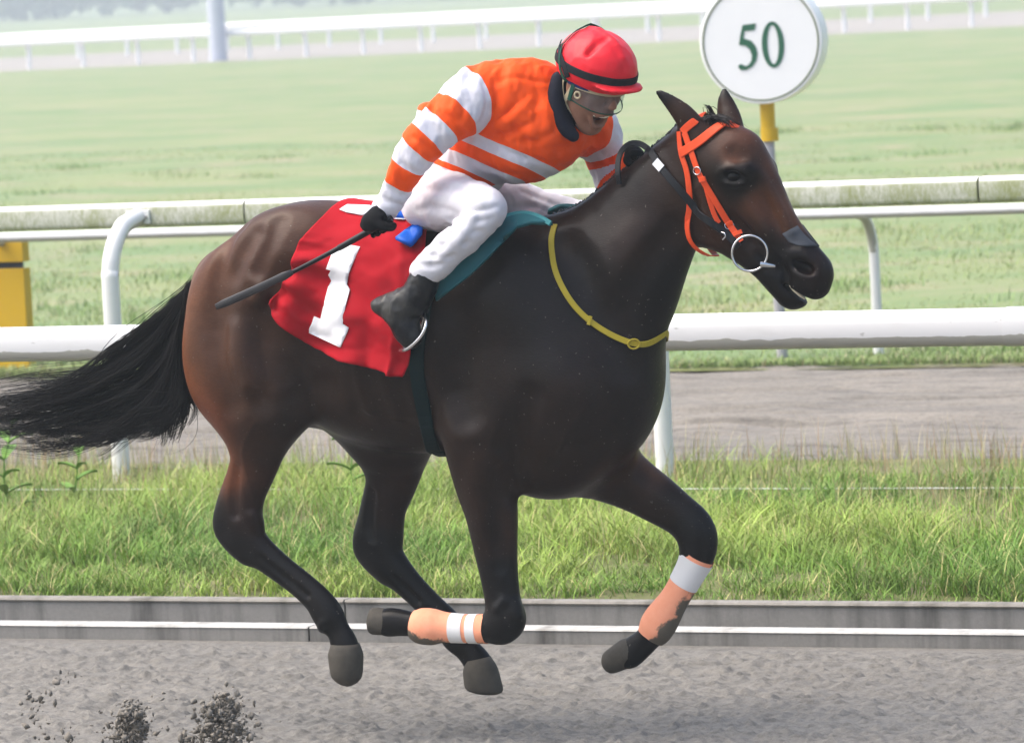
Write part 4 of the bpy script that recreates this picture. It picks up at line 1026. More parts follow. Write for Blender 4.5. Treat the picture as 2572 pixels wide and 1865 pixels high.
def torus(c, nrm, R, r, sx=1.0, seg=36, sub=10):
    nrm = np.asarray(nrm, float); nrm /= np.linalg.norm(nrm); a = np.cross(nrm, [0, 0, 1.0]); a /= np.linalg.norm(a); b = np.cross(nrm, a); V = []; F = []
    for i in range(seg):
        t = 2 * math.pi * i / seg; d = math.cos(t) * a * sx + math.sin(t) * b; dn = d / np.linalg.norm(d)
        for j in range(sub): q = 2 * math.pi * j / sub; V.append(np.asarray(c) + d * R + r * (math.cos(q) * dn + math.sin(q) * nrm))
    for i in range(seg):
        for j in range(sub): k = (j + 1) % sub; i2 = (i + 1) % seg; F.append((i * sub + j, i * sub + k, i2 * sub + k, i2 * sub + j))
    return V, F
rc_ = P(1883, 636, -.088)
for s in (1, -1):
    k = np.array([1, s, 1]); link('bit_ring', fix(pyd('bit_ring', *torus(rc_ * k, np.array([.25, -1, 0]) * k, 43 * PXM, .0042))), M_metal, br)
    link('bit_bar', fix(pyd('bit_bar', *tube(np.array([P(1909, 663, -.092), P(1925, 665, -.084), P(1945, 668, -.062)]) * k, [.0095, .009, .007], 12))), M_metal, br)
for u, v, ang in ((1756, 428, 0), (1832, 567, 0)):
    h0, n0 = hit(u, v); link('buckle', fix(pyd('buckle', *torus(h0 + n0 * .012, n0, .0125, .0018, 1.2, 20, 6))), M_metal, br)
# grey tape over the nose
tp = []
for i, (a, b) in enumerate([((1964, 588), (2002, 567)), ((1972, 598), (2010, 578)), ((1980, 608), (2020, 590)), ((1988, 612), (2032, 602)), ((2002, 617), (2044, 612)), ((2026, 620), (2056, 620))]):
    row = []
    for t in np.linspace(0, 1, 8): row.append(hit(a[0] + t * (b[0] - a[0]), a[1] + t * (b[1] - a[1]), Yg=0))
    tp.append(row)
V = [p_ + n_ * .004 for row in tp for p_, n_ in row]; F = [(i * 8 + j, i * 8 + j + 1, (i + 1) * 8 + j + 1, (i + 1) * 8 + j) for i in range(5) for j in range(7)]
V2 = [np.array([p_[0], -p_[1], p_[2]]) for p_ in V]; F2 = [tuple(48 + i for i in reversed(f)) for f in F]
me = pyd('nose_tape', V + V2, F + F2); o = link('nose_tape', fix(me), M_tape); md = o.modifiers.new('t', 'SOLIDIFY'); md.thickness = .003
tag(o, 'rough grey tape stuck across the bridge of the horse\'s nose', 'tape')
# reins
rn = empty('reins'); tag(rn, 'black leather reins running from the bit ring up to the rider\'s far hand', 'reins')
p1_, n1_ = lay([(1858, 618), (1835, 598), (1800, 570), (1765, 540), (1735, 508), (1700, 465), (1665, 424), (1640, 385)], 30, .010)
e1 = np.array([P(1626, 372, -.03), P(1606, 361, -.02), P(1582, 362, -.025), P(1562, 380, -.04), P(1553, 408, -.06), P(1553, 440, -.075), P(1556, 462, -.07)])
pr_ = np.vstack([p1_, spline(np.vstack([p1_[-1:], e1]), 22)[1:]]); nr_ = np.vstack([n1_, np.tile([[-.15, -1, .25]], (21, 1))])
link('rein', fix(pyd('rein', *ribbon(pr_, nr_, np.concatenate([np.full(30, .024), np.full(21, .020)]), .005))), M_black, rn, smooth=False)
p2_ = mir(p1_); e2 = np.array([P(1640, 392, .035), P(1622, 392, .03), P(1606, 402, .03)])
pr2 = np.vstack([p2_, spline(np.vstack([p2_[-1:], e2]), 8)[1:]]); link('rein', fix(pyd('rein', *ribbon(pr2, np.vstack([mir(n1_), np.tile([[-.15, 1, .25]], (7, 1))]), .022, .005))), M_black, rn, smooth=False)
M_wtag = mat_flat('white_tape', (.82, .82, .82), .5)
wt, wn_ = lay([(1668, 426), (1652, 408)], 4, .0162); link('white_marker', fix(pyd('white_marker', *ribbon(wt, wn_, .028, .002))), M_wtag, rn, smooth=False)
hk = [P(1812, 583, -.10), P(1820, 586, -.105), P(1822, 594, -.105), P(1815, 602, -.102)]
mtube('rein_hook', spline(hk, 8), .0022, M_metal, rn, seg=6)
# yellow neck strap
ns = empty('neck_strap'); tag(ns, 'thin yellow strap looped round the base of the horse\'s neck', 'strap')
strap('strap', [(1395, 566), (1385, 600), (1386, 640), (1397, 692), (1434, 760), (1485, 811), (1542, 845), (1599, 864), (1633, 860), (1672, 834)], .0195, M_yel, ns, n=44, off=.004)
h0, n0 = hit(1592, 863); link('buckle', fix(pyd('buckle', *torus(h0 + n0 * .010, n0, .016, .003, 1.2, 18, 6))), M_yel, ns)
strap('keeper', [(1482, 796), (1476, 818)], .012, M_yel, ns, n=4, off=.009, thick=.004, sides=(1,))

# ---- leg wraps
def mat_wrap():
    m = Mat('orange_wrap', rough=.75); mud = m.at('mud'); n = m.noise(16, 5, .65)
    k = m.ramp(m.math('ADD', mud, m.math('MULTIPLY', m.math('SUBTRACT', n, .5), .9)), [(.47, (0, 0, 0)), (.56, (1, 1, 1))])
    o = m.mix(m.noise(40, 3), (.84, .31, .17), (.90, .40, .25))
    m.color(m.mix(k, o, m.mix(n, (.085, .072, .055), (.15, .128, .10)))); m.bump(m.noise(45, 4), .35, .004); return m.m
M_wrap = mat_wrap(); M_reflect = mat_flat('reflective_white', (.75, .74, .73), .6)
def wrap(pts, Y, label, bands, muddir):
    c = spline(np.array([px(u, v, r, Y) for u, v, r in pts]), 30); t = empty('leg_wrap'); tag(t, label, 'leg wrap', 'orange wraps on the front legs')
    V, F = tube(c[:, :3], c[:, 3], 24, up=(0, 1, 0), flat=.86, caps=False); V = np.array(V); V += .003 * (fbm(V * 30, 3, 8)[:, None] - .5)
    me = fix(pyd('wrap', V, F)); cen = np.repeat(c[:, :3], 24, 0); d = V - cen; d /= np.linalg.norm(d, axis=1)[:, None]
    s = np.repeat(np.linspace(0, 1, 30), 24)
    attr(me, 'mud', np.clip(d @ np.asarray(muddir) * .45 + .10 + .55 * (s - .35), 0, 1)); link('wrap', me, M_wrap, t)
    for a, b in bands:
        i0, i1 = int(a * 29), int(b * 29) + 1; cc_ = spline(c[i0:i1 + 1], 5)
        link('reflective_band', fix(pyd('reflective_band', *tube(cc_[:, :3], cc_[:, 3] + .0016, 24, up=(0, 1, 0), flat=.86))), M_reflect, t)
wrap([(1222, 1578, 38), (1180, 1578, 36), (1120, 1575, 38), (1086, 1573, 46), (1056, 1571, 45), (1038, 1568, 37)], -.15, 'muddy orange wrap with two thin white bands on the folded front leg', [(.11, .20), (.25, .34)], (-.2, 0, -1))
wrap([(1754, 1394, 44), (1746, 1410, 43), (1732, 1438, 39), (1696, 1500, 37), (1662, 1553, 45), (1646, 1580, 44), (1634, 1598, 37)], .15, 'muddy orange wrap with one broad white band on the leading front leg', [(.12, .40)], (.75, 0, -.65))

# ---- number cloth over the back
def mat_cloth(name, c, sc=240, r=.8):
    m = Mat(name, c, r); k = m.noise(6, 4, .6)
    m.color(m.mix(m.math('MULTIPLY', k, .5), c, tuple(x * .6 for x in c))); m.bump(m.noise(sc, 2, .5), .2, .0015); m.b.inputs['Specular IOR Level'].default_value = .1; return m.m
M_red = mat_cloth('red_cloth', (.37, .006, .014)); M_wcloth = mat_cloth('white_cloth', (.80, .80, .82))
rear = spline([(862, 512), (812, 548), (770, 588), (746, 622), (738, 669), (708, 722), (680, 754)], 64)
front = spline([(1082, 545), (1072, 600), (1062, 680), (1052, 780), (1034, 880), (1020, 940)], 64)
bot = spline([(680, 754), (697, 794), (782, 862), (896, 907), (960, 922), (1020, 940)], 64)
cl = empty('number_cloth'); tag(cl, 'red saddle cloth with a white number 1, draped over the horse\'s back', 'saddle cloth')
NS, NT = 64, 64; CG = np.zeros((NS, NT, 3)); CN = np.zeros((NS, NT, 3))
for i in range(NS):
    s = i / (NS - 1)
    for j in range(NT):
        t = j / (NT - 1); q = rear[i] * (1 - t) + front[i] * t
        line = rear[-1] * (1 - t) + front[-1] * t; q = q + (bot[j] - line) * s ** 2
        CG[i, j], CN[i, j] = hit(q[0], q[1], Yg=-.02)
for _ in range(4):
    CG[1:-1, 1:-1] = .5 * CG[1:-1, 1:-1] + .125 * (CG[:-2, 1:-1] + CG[2:, 1:-1] + CG[1:-1, :-2] + CG[1:-1, 2:])
wr = 1.3 * fbm(CG.reshape(-1, 3) * np.array([7, 7, 15]), 3, 71).reshape(NS, NT) - .5
ii, jj = np.meshgrid(np.linspace(0, 1, NS), np.linspace(0, 1, NT), indexing='ij')
fold = .018 * np.exp(-((ii - .62 - .16 * jj) / .05) ** 2) * np.clip(1.2 - jj, 0, 1) + .015 * np.exp(-((ii - .78 + .10 * jj) / .04) ** 2) * np.clip(1.0 - jj, 0, 1) + .012 * np.exp(-((jj - .78 - .12 * ii) / .04) ** 2) * ii
fold = fold + .016 * np.sin(2 * math.pi * (ii * 5.5 + jj * 1.2 + .12 * np.sin(jj * 9))) * np.exp(-((jj - .14) / .24) ** 2) * np.clip((ii - .38) / .15, 0, 1) * np.clip((.95 - ii) / .1, 0, 1)
fold = fold + .012 * np.sin(2 * math.pi * (jj * 3.2 - ii * 1.6)) * np.clip((ii - .55) / .3, 0, 1) + .009 * np.sin(2 * math.pi * (ii * 3 - jj * 2.2)) * np.clip((jj - .4) / .3, 0, 1)
flare = .02 * np.clip((ii - .8) / .2, 0, 1) ** 2
CP = CG + CN * np.maximum(.015 + .034 * wr * (.3 + ii) + fold + flare, .007)[..., None]
CP[0, :, 1] = 0.0
idx_ = np.arange(NS * NT).reshape(NS, NT); Q1 = np.stack([idx_[:-1, :-1].ravel(), idx_[:-1, 1:].ravel(), idx_[1:, 1:].ravel(), idx_[1:, :-1].ravel()], 1)
V = CP.reshape(-1, 3); Vm = V * np.array([1, -1, 1]); VV = np.vstack([V, Vm]); QQ = np.vstack([Q1, Q1[:, ::-1] + NS * NT])
me = mesh_np('cloth', VV, QQ); bm = bmesh.new(); bm.from_mesh(me); bmesh.ops.remove_doubles(bm, verts=[v for v in bm.verts if abs(v.co.y) < 1e-4], dist=.004); bmesh.ops.recalc_face_normals(bm, faces=bm.faces); bm.to_mesh(me); bm.free()
o = link('cloth', me, M_red, cl); md = o.modifiers.new('t', 'SOLIDIFY'); md.thickness = .003; md.offset = -1
CB = BVHTree.FromPolygons([tuple(v) for v in VV], [tuple(int(i) for i in q) for q in QQ])
from mathutils.geometry import delaunay_2d_cdt
def decal(name, poly, bvh, off, mat, parent, step=9.0, mirrored=True, thick=.0025):
    poly = np.array(poly, float); lo, hi = poly.min(0), poly.max(0); n = len(poly); pts = [Vector(p_) for p_ in poly]
    def inside(p_):
        c = False
        for i in range(n):
            a, b = poly[i], poly[i - 1]
            if (a[1] > p_[1]) != (b[1] > p_[1]) and p_[0] < (b[0] - a[0]) * (p_[1] - a[1]) / (b[1] - a[1]) + a[0]: c = not c
        return c
    for x in np.arange(lo[0], hi[0], step):
        for y in np.arange(lo[1], hi[1], step):
            if inside((x, y)): pts.append(Vector((x, y)))
    v2, e2_, f2, *_ = delaunay_2d_cdt(pts, [], [list(range(n))], 1, 1e-4)
    V = []
    for p_ in v2: a, b = hit(p_[0], p_[1], bvh, -.2); b = b if b @ ray(*p_) < 0 else -b; V.append(a + b * off)
    F = [tuple(f) for f in f2]; V = [np.array(v) for v in V]
    for s in ((1, -1) if mirrored else (1,)):
        o = link(name, pyd(name, [v * np.array([1, s, 1]) for v in V], F if s == 1 else [f[::-1] for f in F]), mat, parent); md = o.modifiers.new('t', 'SOLIDIFY'); md.thickness = thick; md.offset = 0
one = [(857, 613), (905, 621), (877, 688), (873, 714), (881, 727), (868, 773), (862, 812), (877, 822), (874, 833), (857, 872), (777, 835), (777, 824), (791, 795), (808, 801), (819, 748), (825, 722), (834, 705), (826, 688), (832, 678), (820, 675), (832, 646), (834, 637)]
decal('number_one', one, CB, .004, M_wcloth, cl)
decal('white_patch', [(853, 528), (872, 516), (930, 518), (938, 528), (911, 543), (870, 535)], CB, .004, M_wcloth, cl)
decal('white_patch', [(985, 540), (1030, 540), (1034, 553), (990, 552)], CB, .004, M_wcloth, cl)

# ---- saddle: teal flaps, blue seat, girth, stirrups
M_teal = mat_cloth('teal_foam', (.022, .115, .135), 120, .6); M_tealedge = mat_cloth('teal_edge', (.05, .21, .23), 120, .6); M_blue = mat_cloth('blue_vinyl', (.012, .11, .55), 120, .35); M_girth = mat_cloth('dark_green_webbing', (.003, .013, .014), 200, .7)
sd_ = empty('racing_saddle'); tag(sd_, 'small racing saddle with teal flap and blue seat under the rider', 'saddle')
flap = [(1085, 634), (1150, 600), (1225, 568), (1262, 547), (1310, 533), (1352, 541), (1388, 562), (1335, 560), (1298, 570), (1266, 604), (1232, 642), (1180, 692), (1097, 756)]
class FlapSurf:
    """stiff sheet standing off the horse's side"""
    vs = [500, 533, 556, 580, 610, 645, 700, 760]; ys = [-.10, -.165, -.215, -.262, -.295, -.310, -.318, -.322]
    def ray_cast(s, o, d):
        o = np.array(o); d = np.array(d); v = float(proj(o + d * 16)[1]); Y = float(np.interp(v, s.vs, s.ys)); t = (Y - o[1]) / d[1]
        return Vector(o + t * d), Vector((.05, -1, .25)).normalized(), 0, 0
    def find_nearest(s, p): return p, Vector((0, -1, 0)), 0, 0
FS = FlapSurf()
decal('flap', flap, FS, 0.0, M_teal, sd_, 12, True, .014)
ed, en = lay([(1087, 637), (1150, 603), (1225, 571), (1262, 550), (1310, 536), (1352, 544), (1386, 563)], 28, .006, -.05, FS)
for s in (1, -1): link('flap_edge', fix(pyd('flap_edge', *ribbon(ed if s == 1 else mir(ed), en if s == 1 else mir(en), .018, .006))), M_tealedge, sd_, smooth=False)
V = []; F = []; NSx, NSy = 14, 13
for i in range(NSx):
    u = 985 + (1240 - 985) * i / (NSx - 1)
    b = P(u, 520, 0); wd = .13 - .05 * i / (NSx - 1); rise = .035 * (1 - i / 5) ** 2 if i < 5 else (.02 * ((i - 9) / 4) ** 2 if i > 9 else 0)
    for j in range(NSy):
        y = wd * (2 * j / (NSy - 1) - 1); lo_, nn_, *_ = HB.ray_cast(Vector((b[0], y, 2.2)), Vector((0, 0, -1)))
        V.append((b[0], y, (lo_.z if lo_ else 1.5) + .030 + rise * (1 - abs(y) / wd * .3)))
F = [(i * NSy + j, (i + 1) * NSy + j, (i + 1) * NSy + j + 1, i * NSy + j + 1) for i in range(NSx - 1) for j in range(NSy - 1)]
o = link('seat', fix(pyd('seat', V, F)), M_blue, sd_); md = o.modifiers.new('t', 'SOLIDIFY'); md.thickness = .016
decal('cantle_pad', [(994, 610), (1017, 590), (1047, 573), (1078, 571), (1072, 600), (1030, 630)], CB, .022, M_blue, sd_, 12, True, .012)
gp, gn = lay([(1085, 640), (1070, 760), (1052, 860), (1048, 925), (1056, 985), (1070, 1050), (1084, 1110), (1096, 1146)], 40, .006)
for s in (1, -1): link('girth', fix(pyd('girth', *ribbon(gp if s == 1 else mir(gp), gn if s == 1 else mir(gn), .050, .006))), M_girth, sd_, smooth=False)
e_ = gp[-1]; under = []
for k in range(15):
    y = e_[1] * (1 - 2 * k / 14); lo_, nn_, *_ = HB.ray_cast(Vector((e_[0], y, -.2 + .3)), Vector((0, 0, 1))); under.append((e_[0], y, (lo_.z if lo_ else e_[2]) - .008))
link('girth', fix(pyd('girth', *ribbon(np.array(under), np.tile([[0, 0, -1.0]], (15, 1)), .050, .006))), M_girth, sd_, smooth=False)
for s in (1, -1):
    k = np.array([1, s, 1]); sl = np.array([P(1085, 640, -.30), P(1080, 720, -.325), P(1068, 785, -.345)])
    link('stirrup_leather', fix(pyd('stirrup_leather', *ribbon(spline(sl, 8) * k, np.tile([[0, -1.0 * s, .1]], (8, 1)), .022, .004))), M_black, sd_, smooth=False)
    loop = np.array([P(1066, 786, -.36), P(1070, 815, -.395), P(1056, 846, -.405), P(1026, 874, -.40), P(1010, 880, -.37), P(1008, 878, -.33), P(1036, 862, -.30), P(1056, 825, -.315), P(1064, 790, -.35)])
    link('stirrup_iron', fix(pyd('stirrup_iron', *tube(spline(loop, 40) * k, .0062, 8))), M_metal, sd_)
# ================================================================== the rider
def jc(pts, **k): return Chain([(*P(u, v, y), r * PXM) for u, v, r, y in pts], **k)
# head frame: x forward, y to the rider's left (away from us), z up
HS = 1.06; hy, hpch, hrl = math.radians(-28), math.radians(22), 0.0
Rz = np.array([[math.cos(hy), -math.sin(hy), 0], [math.sin(hy), math.cos(hy), 0], [0, 0, 1]])
Ry = np.array([[math.cos(hpch), 0, math.sin(hpch)], [0, 1, 0], [-math.sin(hpch), 0, math.cos(hpch)]])
RH = Rz @ Ry; HC = P(1489, 207, -.06)
def hd(x, y, z): return HC + RH @ (np.array([x, y, z]) * HS)
def hEll(c, r, **k): return Ell(hd(*c), np.array(r) * HS, rot=RH, **k)
def hCh(pts, **k): return Chain([(*hd(x, y, z), r * HS) for x, y, z, r in pts], **k)
skin = []
skin += [hEll((0, 0, .03), (.096, .076, .10), k=.02), hEll((.024, 0, -.055), (.062, .056, .062), k=.03), hCh([(-.03, .05, -.03, .02), (.0, .052, -.085, .018), (.028, .03, -.132, .018), (.038, 0, -.142, .020), (.028, -.03, -.132, .018), (.0, -.052, -.085, .018), (-.03, -.05, -.03, .02)], k=.03)]
for s in (1, -1):
    skin += [hEll((.055, .042 * s, -.028), (.03, .024, .034), k=.025), hCh([(.080, .012 * s, .026, .012), (.078, .045 * s, .026, .011)], k=.02), hEll((.088, .032 * s, .004), (.014, .017, .012), k=.010, sub=True)]
    skin += [hEll((-.012, .077 * s, -.012), (.020, .008, .031), k=.008), hEll((-.008, .086 * s, -.010), (.010, .006, .018), k=.005, sub=True)]
    skin += [hEll((.100, .012 * s, -.040), (.011, .008, .008), k=.008), hEll((.105, .008 * s, -.047), (.005, .004, .004), k=.003, sub=True)]
skin += [hCh([(.088, 0, .012, .011), (.104, 0, -.018, .012), (.113, 0, -.036, .014)], k=.015)]
skin += [hEll((.077, 0, -.062), (.024, .034, .014), k=.018)]
skin += [hEll((.084, 0, -.093), (.044, .033, .025), k=.008, sub=True)]
skin += [hCh([(.080, .028, -.080, .006), (.098, .016, -.069, .007), (.102, 0, -.067, .007), (.098, -.016, -.069, .007), (.080, -.028, -.080, .006)], k=.008)]
skin += [hCh([(.060, .032, -.096, .006), (.062, .017, -.120, .008), (.064, 0, -.124, .008), (.062, -.017, -.120, .008), (.060, -.032, -.096, .006)], k=.010)]
nb = P(1372, 232, -.03)
skin += [Chain([(*hd(-.02, 0, -.05), .056), (*(.5 * hd(-.04, 0, -.10) + .5 * nb), .058), (*nb, .064)], k=.03)]
# slim figure inside the clothes, one surface with the head
torso_px = [(1108, 450, 66, 0), (1190, 398, 80, -.02), (1265, 320, 94, -.03), (1330, 275, 90, -.03)]
armN = [(1178, 252, 68, -.20), (1120, 305, 60, -.27), (1072, 352, 50, -.31), (1042, 388, 42, -.32), (1022, 420, 36, -.32), (998, 465, 31, -.32), (966, 522, 29, -.315)]
armF = [(1490, 330, 58, .15), (1515, 375, 48, .21), (1532, 425, 42, .23), (1545, 470, 38, .22), (1570, 455, 32, .16), (1592, 424, 25, .09)]
legN = [(1090, 500, 78, -.10), (1150, 510, 68, -.20), (1205, 520, 54, -.29), (1222, 521, 46, -.315), (1220, 535, 43, -.325), (1163, 592, 44, -.345), (1103, 650, 41, -.355), (1068, 680, 37, -.36)]
legF = [(1140, 490, 78, .10), (1240, 502, 66, .18), (1370, 534, 52, .27), (1465, 556, 44, .325), (1440, 550, 44, .34), (1350, 620, 44, .35), (1270, 680, 36, .35), (1235, 715, 32, .35)]
bootN = [(1066, 696, 36, -.362), (1058, 722, 38, -.363), (1040, 750, 40, -.365), (1012, 782, 40, -.37), (1018, 818, 35, -.375), (1030, 846, 28, -.38)]
heelN = [(1020, 765, 36, -.365), (982, 770, 33, -.36), (956, 768, 22, -.358), (946, 768, 14, -.357)]
slim = lambda c, d: [(u, v, max(r - d, 12), y) for u, v, r, y in c]
body = skin + [jc(slim(torso_px, 6), k=.06, wy=1.2), jc(slim(armN, 12), k=.03), jc(slim(armF, 12), k=.03), jc(slim(legN, 12), k=.03), jc(slim(legF, 12), k=.03), jc(slim(bootN, 10), k=.02), jc(slim(heelN, 8), k=.02)]
body += [jc([(1185, 245, 48, -.18), (1330, 235, 66, -.05), (1485, 325, 46, .14)], k=.05)]
bootF = [(u + 200, v + 20, r, -y) for u, v, r, y in bootN]; heelF = [(u + 200, v + 20, r, -y) for u, v, r, y in heelN]
body += [jc(slim(bootF, 10), k=.02), jc(slim(heelF, 8), k=.02)]
# hands: palm and five fingers closed round a rod
def hand(center, rod, back, wrist, s=1.0, fat=1.0):
    """rod: unit axis held; back: from rod towards the back of the hand; thumb lies on the +rod side"""
    rod = rod / np.linalg.norm(rod); back = back - rod * (back @ rod); back /= np.linalg.norm(back); side = np.cross(rod, back)
    pr = [Ell(center + back * .022 * s + side * .010, (.036 * s, .030 * s, .018 * s), rot=np.stack([rod, side, back], 1), k=.012)]
    pr += [Chain([(*(center + back * .026 * s - rod * .004 - side * -.012), .026 * s * fat), (*wrist, .027 * s * fat)], k=.02)]
    for i, (o, L) in enumerate(((.030, .95), (.010, 1.05), (-.010, 1.0), (-.029, .85))):
        pts = []
        for a, r in ((-20, .0105), (35, .0105), (95, .0100), (155, .0095), (215, .0085)):
            aa = math.radians(a * L); rad = (.027 if a < 0 else .0215) * s
            pts.append((*(center + rod * o * s + rad * (math.cos(aa) * back - math.sin(aa) * side)), r * s * fat))
        pr.append(Chain(pts, k=.004, sm=2))
    th = [center + back * .020 * s + side * .024 * s + rod * .012 * s, center + back * .006 * s + side * .034 * s + rod * .030 * s, center - back * .014 * s + side * .020 * s + rod * .040 * s, center - back * .022 * s + side * .002 * s + rod * .040 * s]
    pr.append(Chain([(*p_, r * s * fat) for p_, r in zip(th, (.015, .013, .0115, .010))], k=.006))
    return pr
wA, wB = P(984, 548, -.34), P(545, 770, -.34); wdir = (wB - wA) / np.linalg.norm(wB - wA)
hcN = P(948, 566, -.338); wrN = P(966, 522, -.315)
camdir = -FWD
handN = hand(hcN, -wdir, camdir * .6 + np.array([0, 0, .9]), wrN, 1.18, 1.0)
hcF = P(1604, 402, .035); wrF = P(1590, 426, .09)
handF = hand(hcF, np.array([.25, -1, .1]), np.array([-.3, .2, 1.0]), wrF, 1.0, 1.0)
body += [type(p_)(p_.c, p_.r * .93, k=p_.k, rot=p_.R) if isinstance(p_, Ell) else Chain([(*q[:3], q[3] - .0015) for q in p_.p], k=p_.k, sm=1) for p_ in handN + handF]
def build(name, prims, h, mat, parent=None, smooth=2, wr=None):
    V, Q = surface(prims, h, smooth)
    if wr:
        for sc_w, amp, st, sd2 in wr:
            N = np.zeros_like(V); e1_ = V[Q[:, 2]] - V[Q[:, 0]]; e2_ = V[Q[:, 3]] - V[Q[:, 1]]; fn = np.cross(e1_, e2_)
            for i in range(4): np.add.at(N, Q[:, i], fn)
            N /= np.linalg.norm(N, axis=1)[:, None] + 1e-12
            f = fbm(V @ st * sc_w, 3, sd2); f = 1 - np.abs(2 * f - 1) * 2
            V = V + N * (amp * (f - .4))[:, None]
    me = mesh_np(name, V, Q); return V, link(name, me, mat, parent)
M_skin = Mat('skin', (.24, .12, .08), .5); M_skin.color(M_skin.mix(M_skin.noise(25, 3), (.20, .095, .06), (.28, .145, .10))); M_skin.b.inputs['Subsurface Weight'].default_value = .05; M_skin = M_skin.m
_, rider = build('person', body, .0062, M_skin)
tag(rider, 'rider crouched over the horse in orange and white hooped silks and red cap', 'person')
# ---- jersey
ORG = (.86, .085, .008); WHT = (.60, .60, .66)
tor = [jc(torso_px, k=.06, wy=1.28), Ell(P(1365, 315, -.02), (.155, .17, .135), k=.07, tilt=-20), Ell(P(1275, 240, -.04), (.13, .17, .105), k=.07, tilt=25), jc([(1200, 245, 66, -.17), (1320, 232, 74, -.05), (1480, 325, 56, .13)], k=.06)]
aN = jc(armN, k=.025); aF = jc(armF, k=.03)
EYE3 = np.eye(3)
def creases(prims, lines, k=.012, h=.012):
    global HB0
    keep = HB0; V_, Q_ = surface(prims, h, 1); HB0 = BVHTree.FromPolygons([tuple(v) for v in V_], [tuple(int(i) for i in q) for q in Q_]); out = []
    for ln, r, d, sb_ in lines: out += relief_line([(u, v, r * (.6 if i in (0, len(ln) - 1) else 1), d * (.3 if i in (0, len(ln) - 1) else 1)) for i, (u, v) in enumerate(ln)], k, sb_, (1,), 8)
    HB0 = keep; return out
jer = tor + [aN, aF, Ell(P(1085, 312, -.05), (.055, .10, .075), k=.06), Ell(P(1315, 395, -.03), (.12, .14, .075), k=.06, tilt=5)]
jer += creases(jer, [([(1236, 196), (1246, 240), (1242, 290), (1212, 330)], 9, 5, True), ([(1240, 206), (1300, 198), (1372, 210)], 7, 3.5, True),
    ([(1225, 325), (1262, 300), (1300, 262)], 12, 6, True), ([(1220, 340), (1275, 335), (1330, 310)], 12, 6, True), ([(1250, 318), (1290, 292), (1330, 250)], 12, 5, False), ([(1390, 330), (1350, 350), (1300, 352)], 12, 5, True),
    ([(1460, 360), (1420, 372), (1380, 368)], 12, 6, True), ([(1265, 370), (1310, 392), (1370, 400)], 10, 5, True), ([(1190, 400), (1240, 425), (1300, 432)], 10, 5, True),
    ([(1110, 280), (1140, 300), (1160, 330)], 12, 6, True), ([(1075, 310), (1100, 340), (1108, 368)], 11, 6, True), ([(1040, 345), (1066, 365), (1084, 380)], 10, 6, True), ([(1028, 372), (1048, 392), (1062, 408)], 9, 6, True), ([(1010, 410), (1030, 425), (1050, 430)], 8, 5, True), ([(975, 470), (995, 485), (1015, 490)], 7, 4, True), ([(958, 498), (978, 508), (1000, 512)], 7, 4.5, True), ([(1190, 215), (1200, 260), (1190, 300)], 12, 5, False), ([(1150, 235), (1165, 265), (1160, 295)], 11, 5, True)])
JV, jersey = build('jersey', jer, .0058, None, rider, 2, [(6, .015, np.array([[1.0, 0, 1.2], [0, .6, 0], [-.2, 0, .35]]), 81), (13, .009, np.array([[1.0, 0, -.8], [0, .6, 0], [.4, 0, .5]]), 83), (24, .0035, np.array([[1.0, 0, .8], [0, .6, 0], [.4, 0, -.5]]), 85)])
# trim at collar handled by the collar mesh; hem and cuffs end inside breeches and gloves
def seg_param(V, ch):
    best = np.full(len(V), 1e9); par = np.zeros(len(V)); acc = 0.0
    for a, b in zip(ch.p[:-1], ch.p[1:]):
        ab = b[:3] - a[:3]; L = np.linalg.norm(ab); t = np.clip(((V - a[:3]) @ ab) / L ** 2, 0, 1)
        d = np.linalg.norm(V - a[:3] - t[:, None] * ab, axis=1); m_ = d < best; best[m_] = d[m_]; par[m_] = acc + t[m_] * L; acc += L
    return par
dT = np.min([p_.f(JV[:, 0], JV[:, 1], JV[:, 2]) for p_ in tor], 0); dN = aN.f(JV[:, 0], JV[:, 1], JV[:, 2]); dF = aF.f(JV[:, 0], JV[:, 1], JV[:, 2])
attr(jersey.data, 'armn', dT - dN); attr(jersey.data, 'armf', dT - dF); attr(jersey.data, 'pn', seg_param(JV, aN)); attr(jersey.data, 'pf', seg_param(JV, aF))
nq = (-.4 * RI - .91 * UI); attr(jersey.data, 'hoop', (JV - P(1200, 330, -.15)) @ nq * 737)
def bandpos(ch, pxs): return [float(seg_param(np.array([P(u, v, y)]), ch)[0]) for u, v, y in pxs]
bN = bandpos(aN, [(1166, 303, -.25), (1120, 328, -.28), (1085, 360, -.30), (1057, 380, -.32), (1025, 414, -.32), (999, 465, -.32)])
bF = bandpos(aF, [(1525, 377, .21), (1530, 411, .23), (1545, 455, .22)])
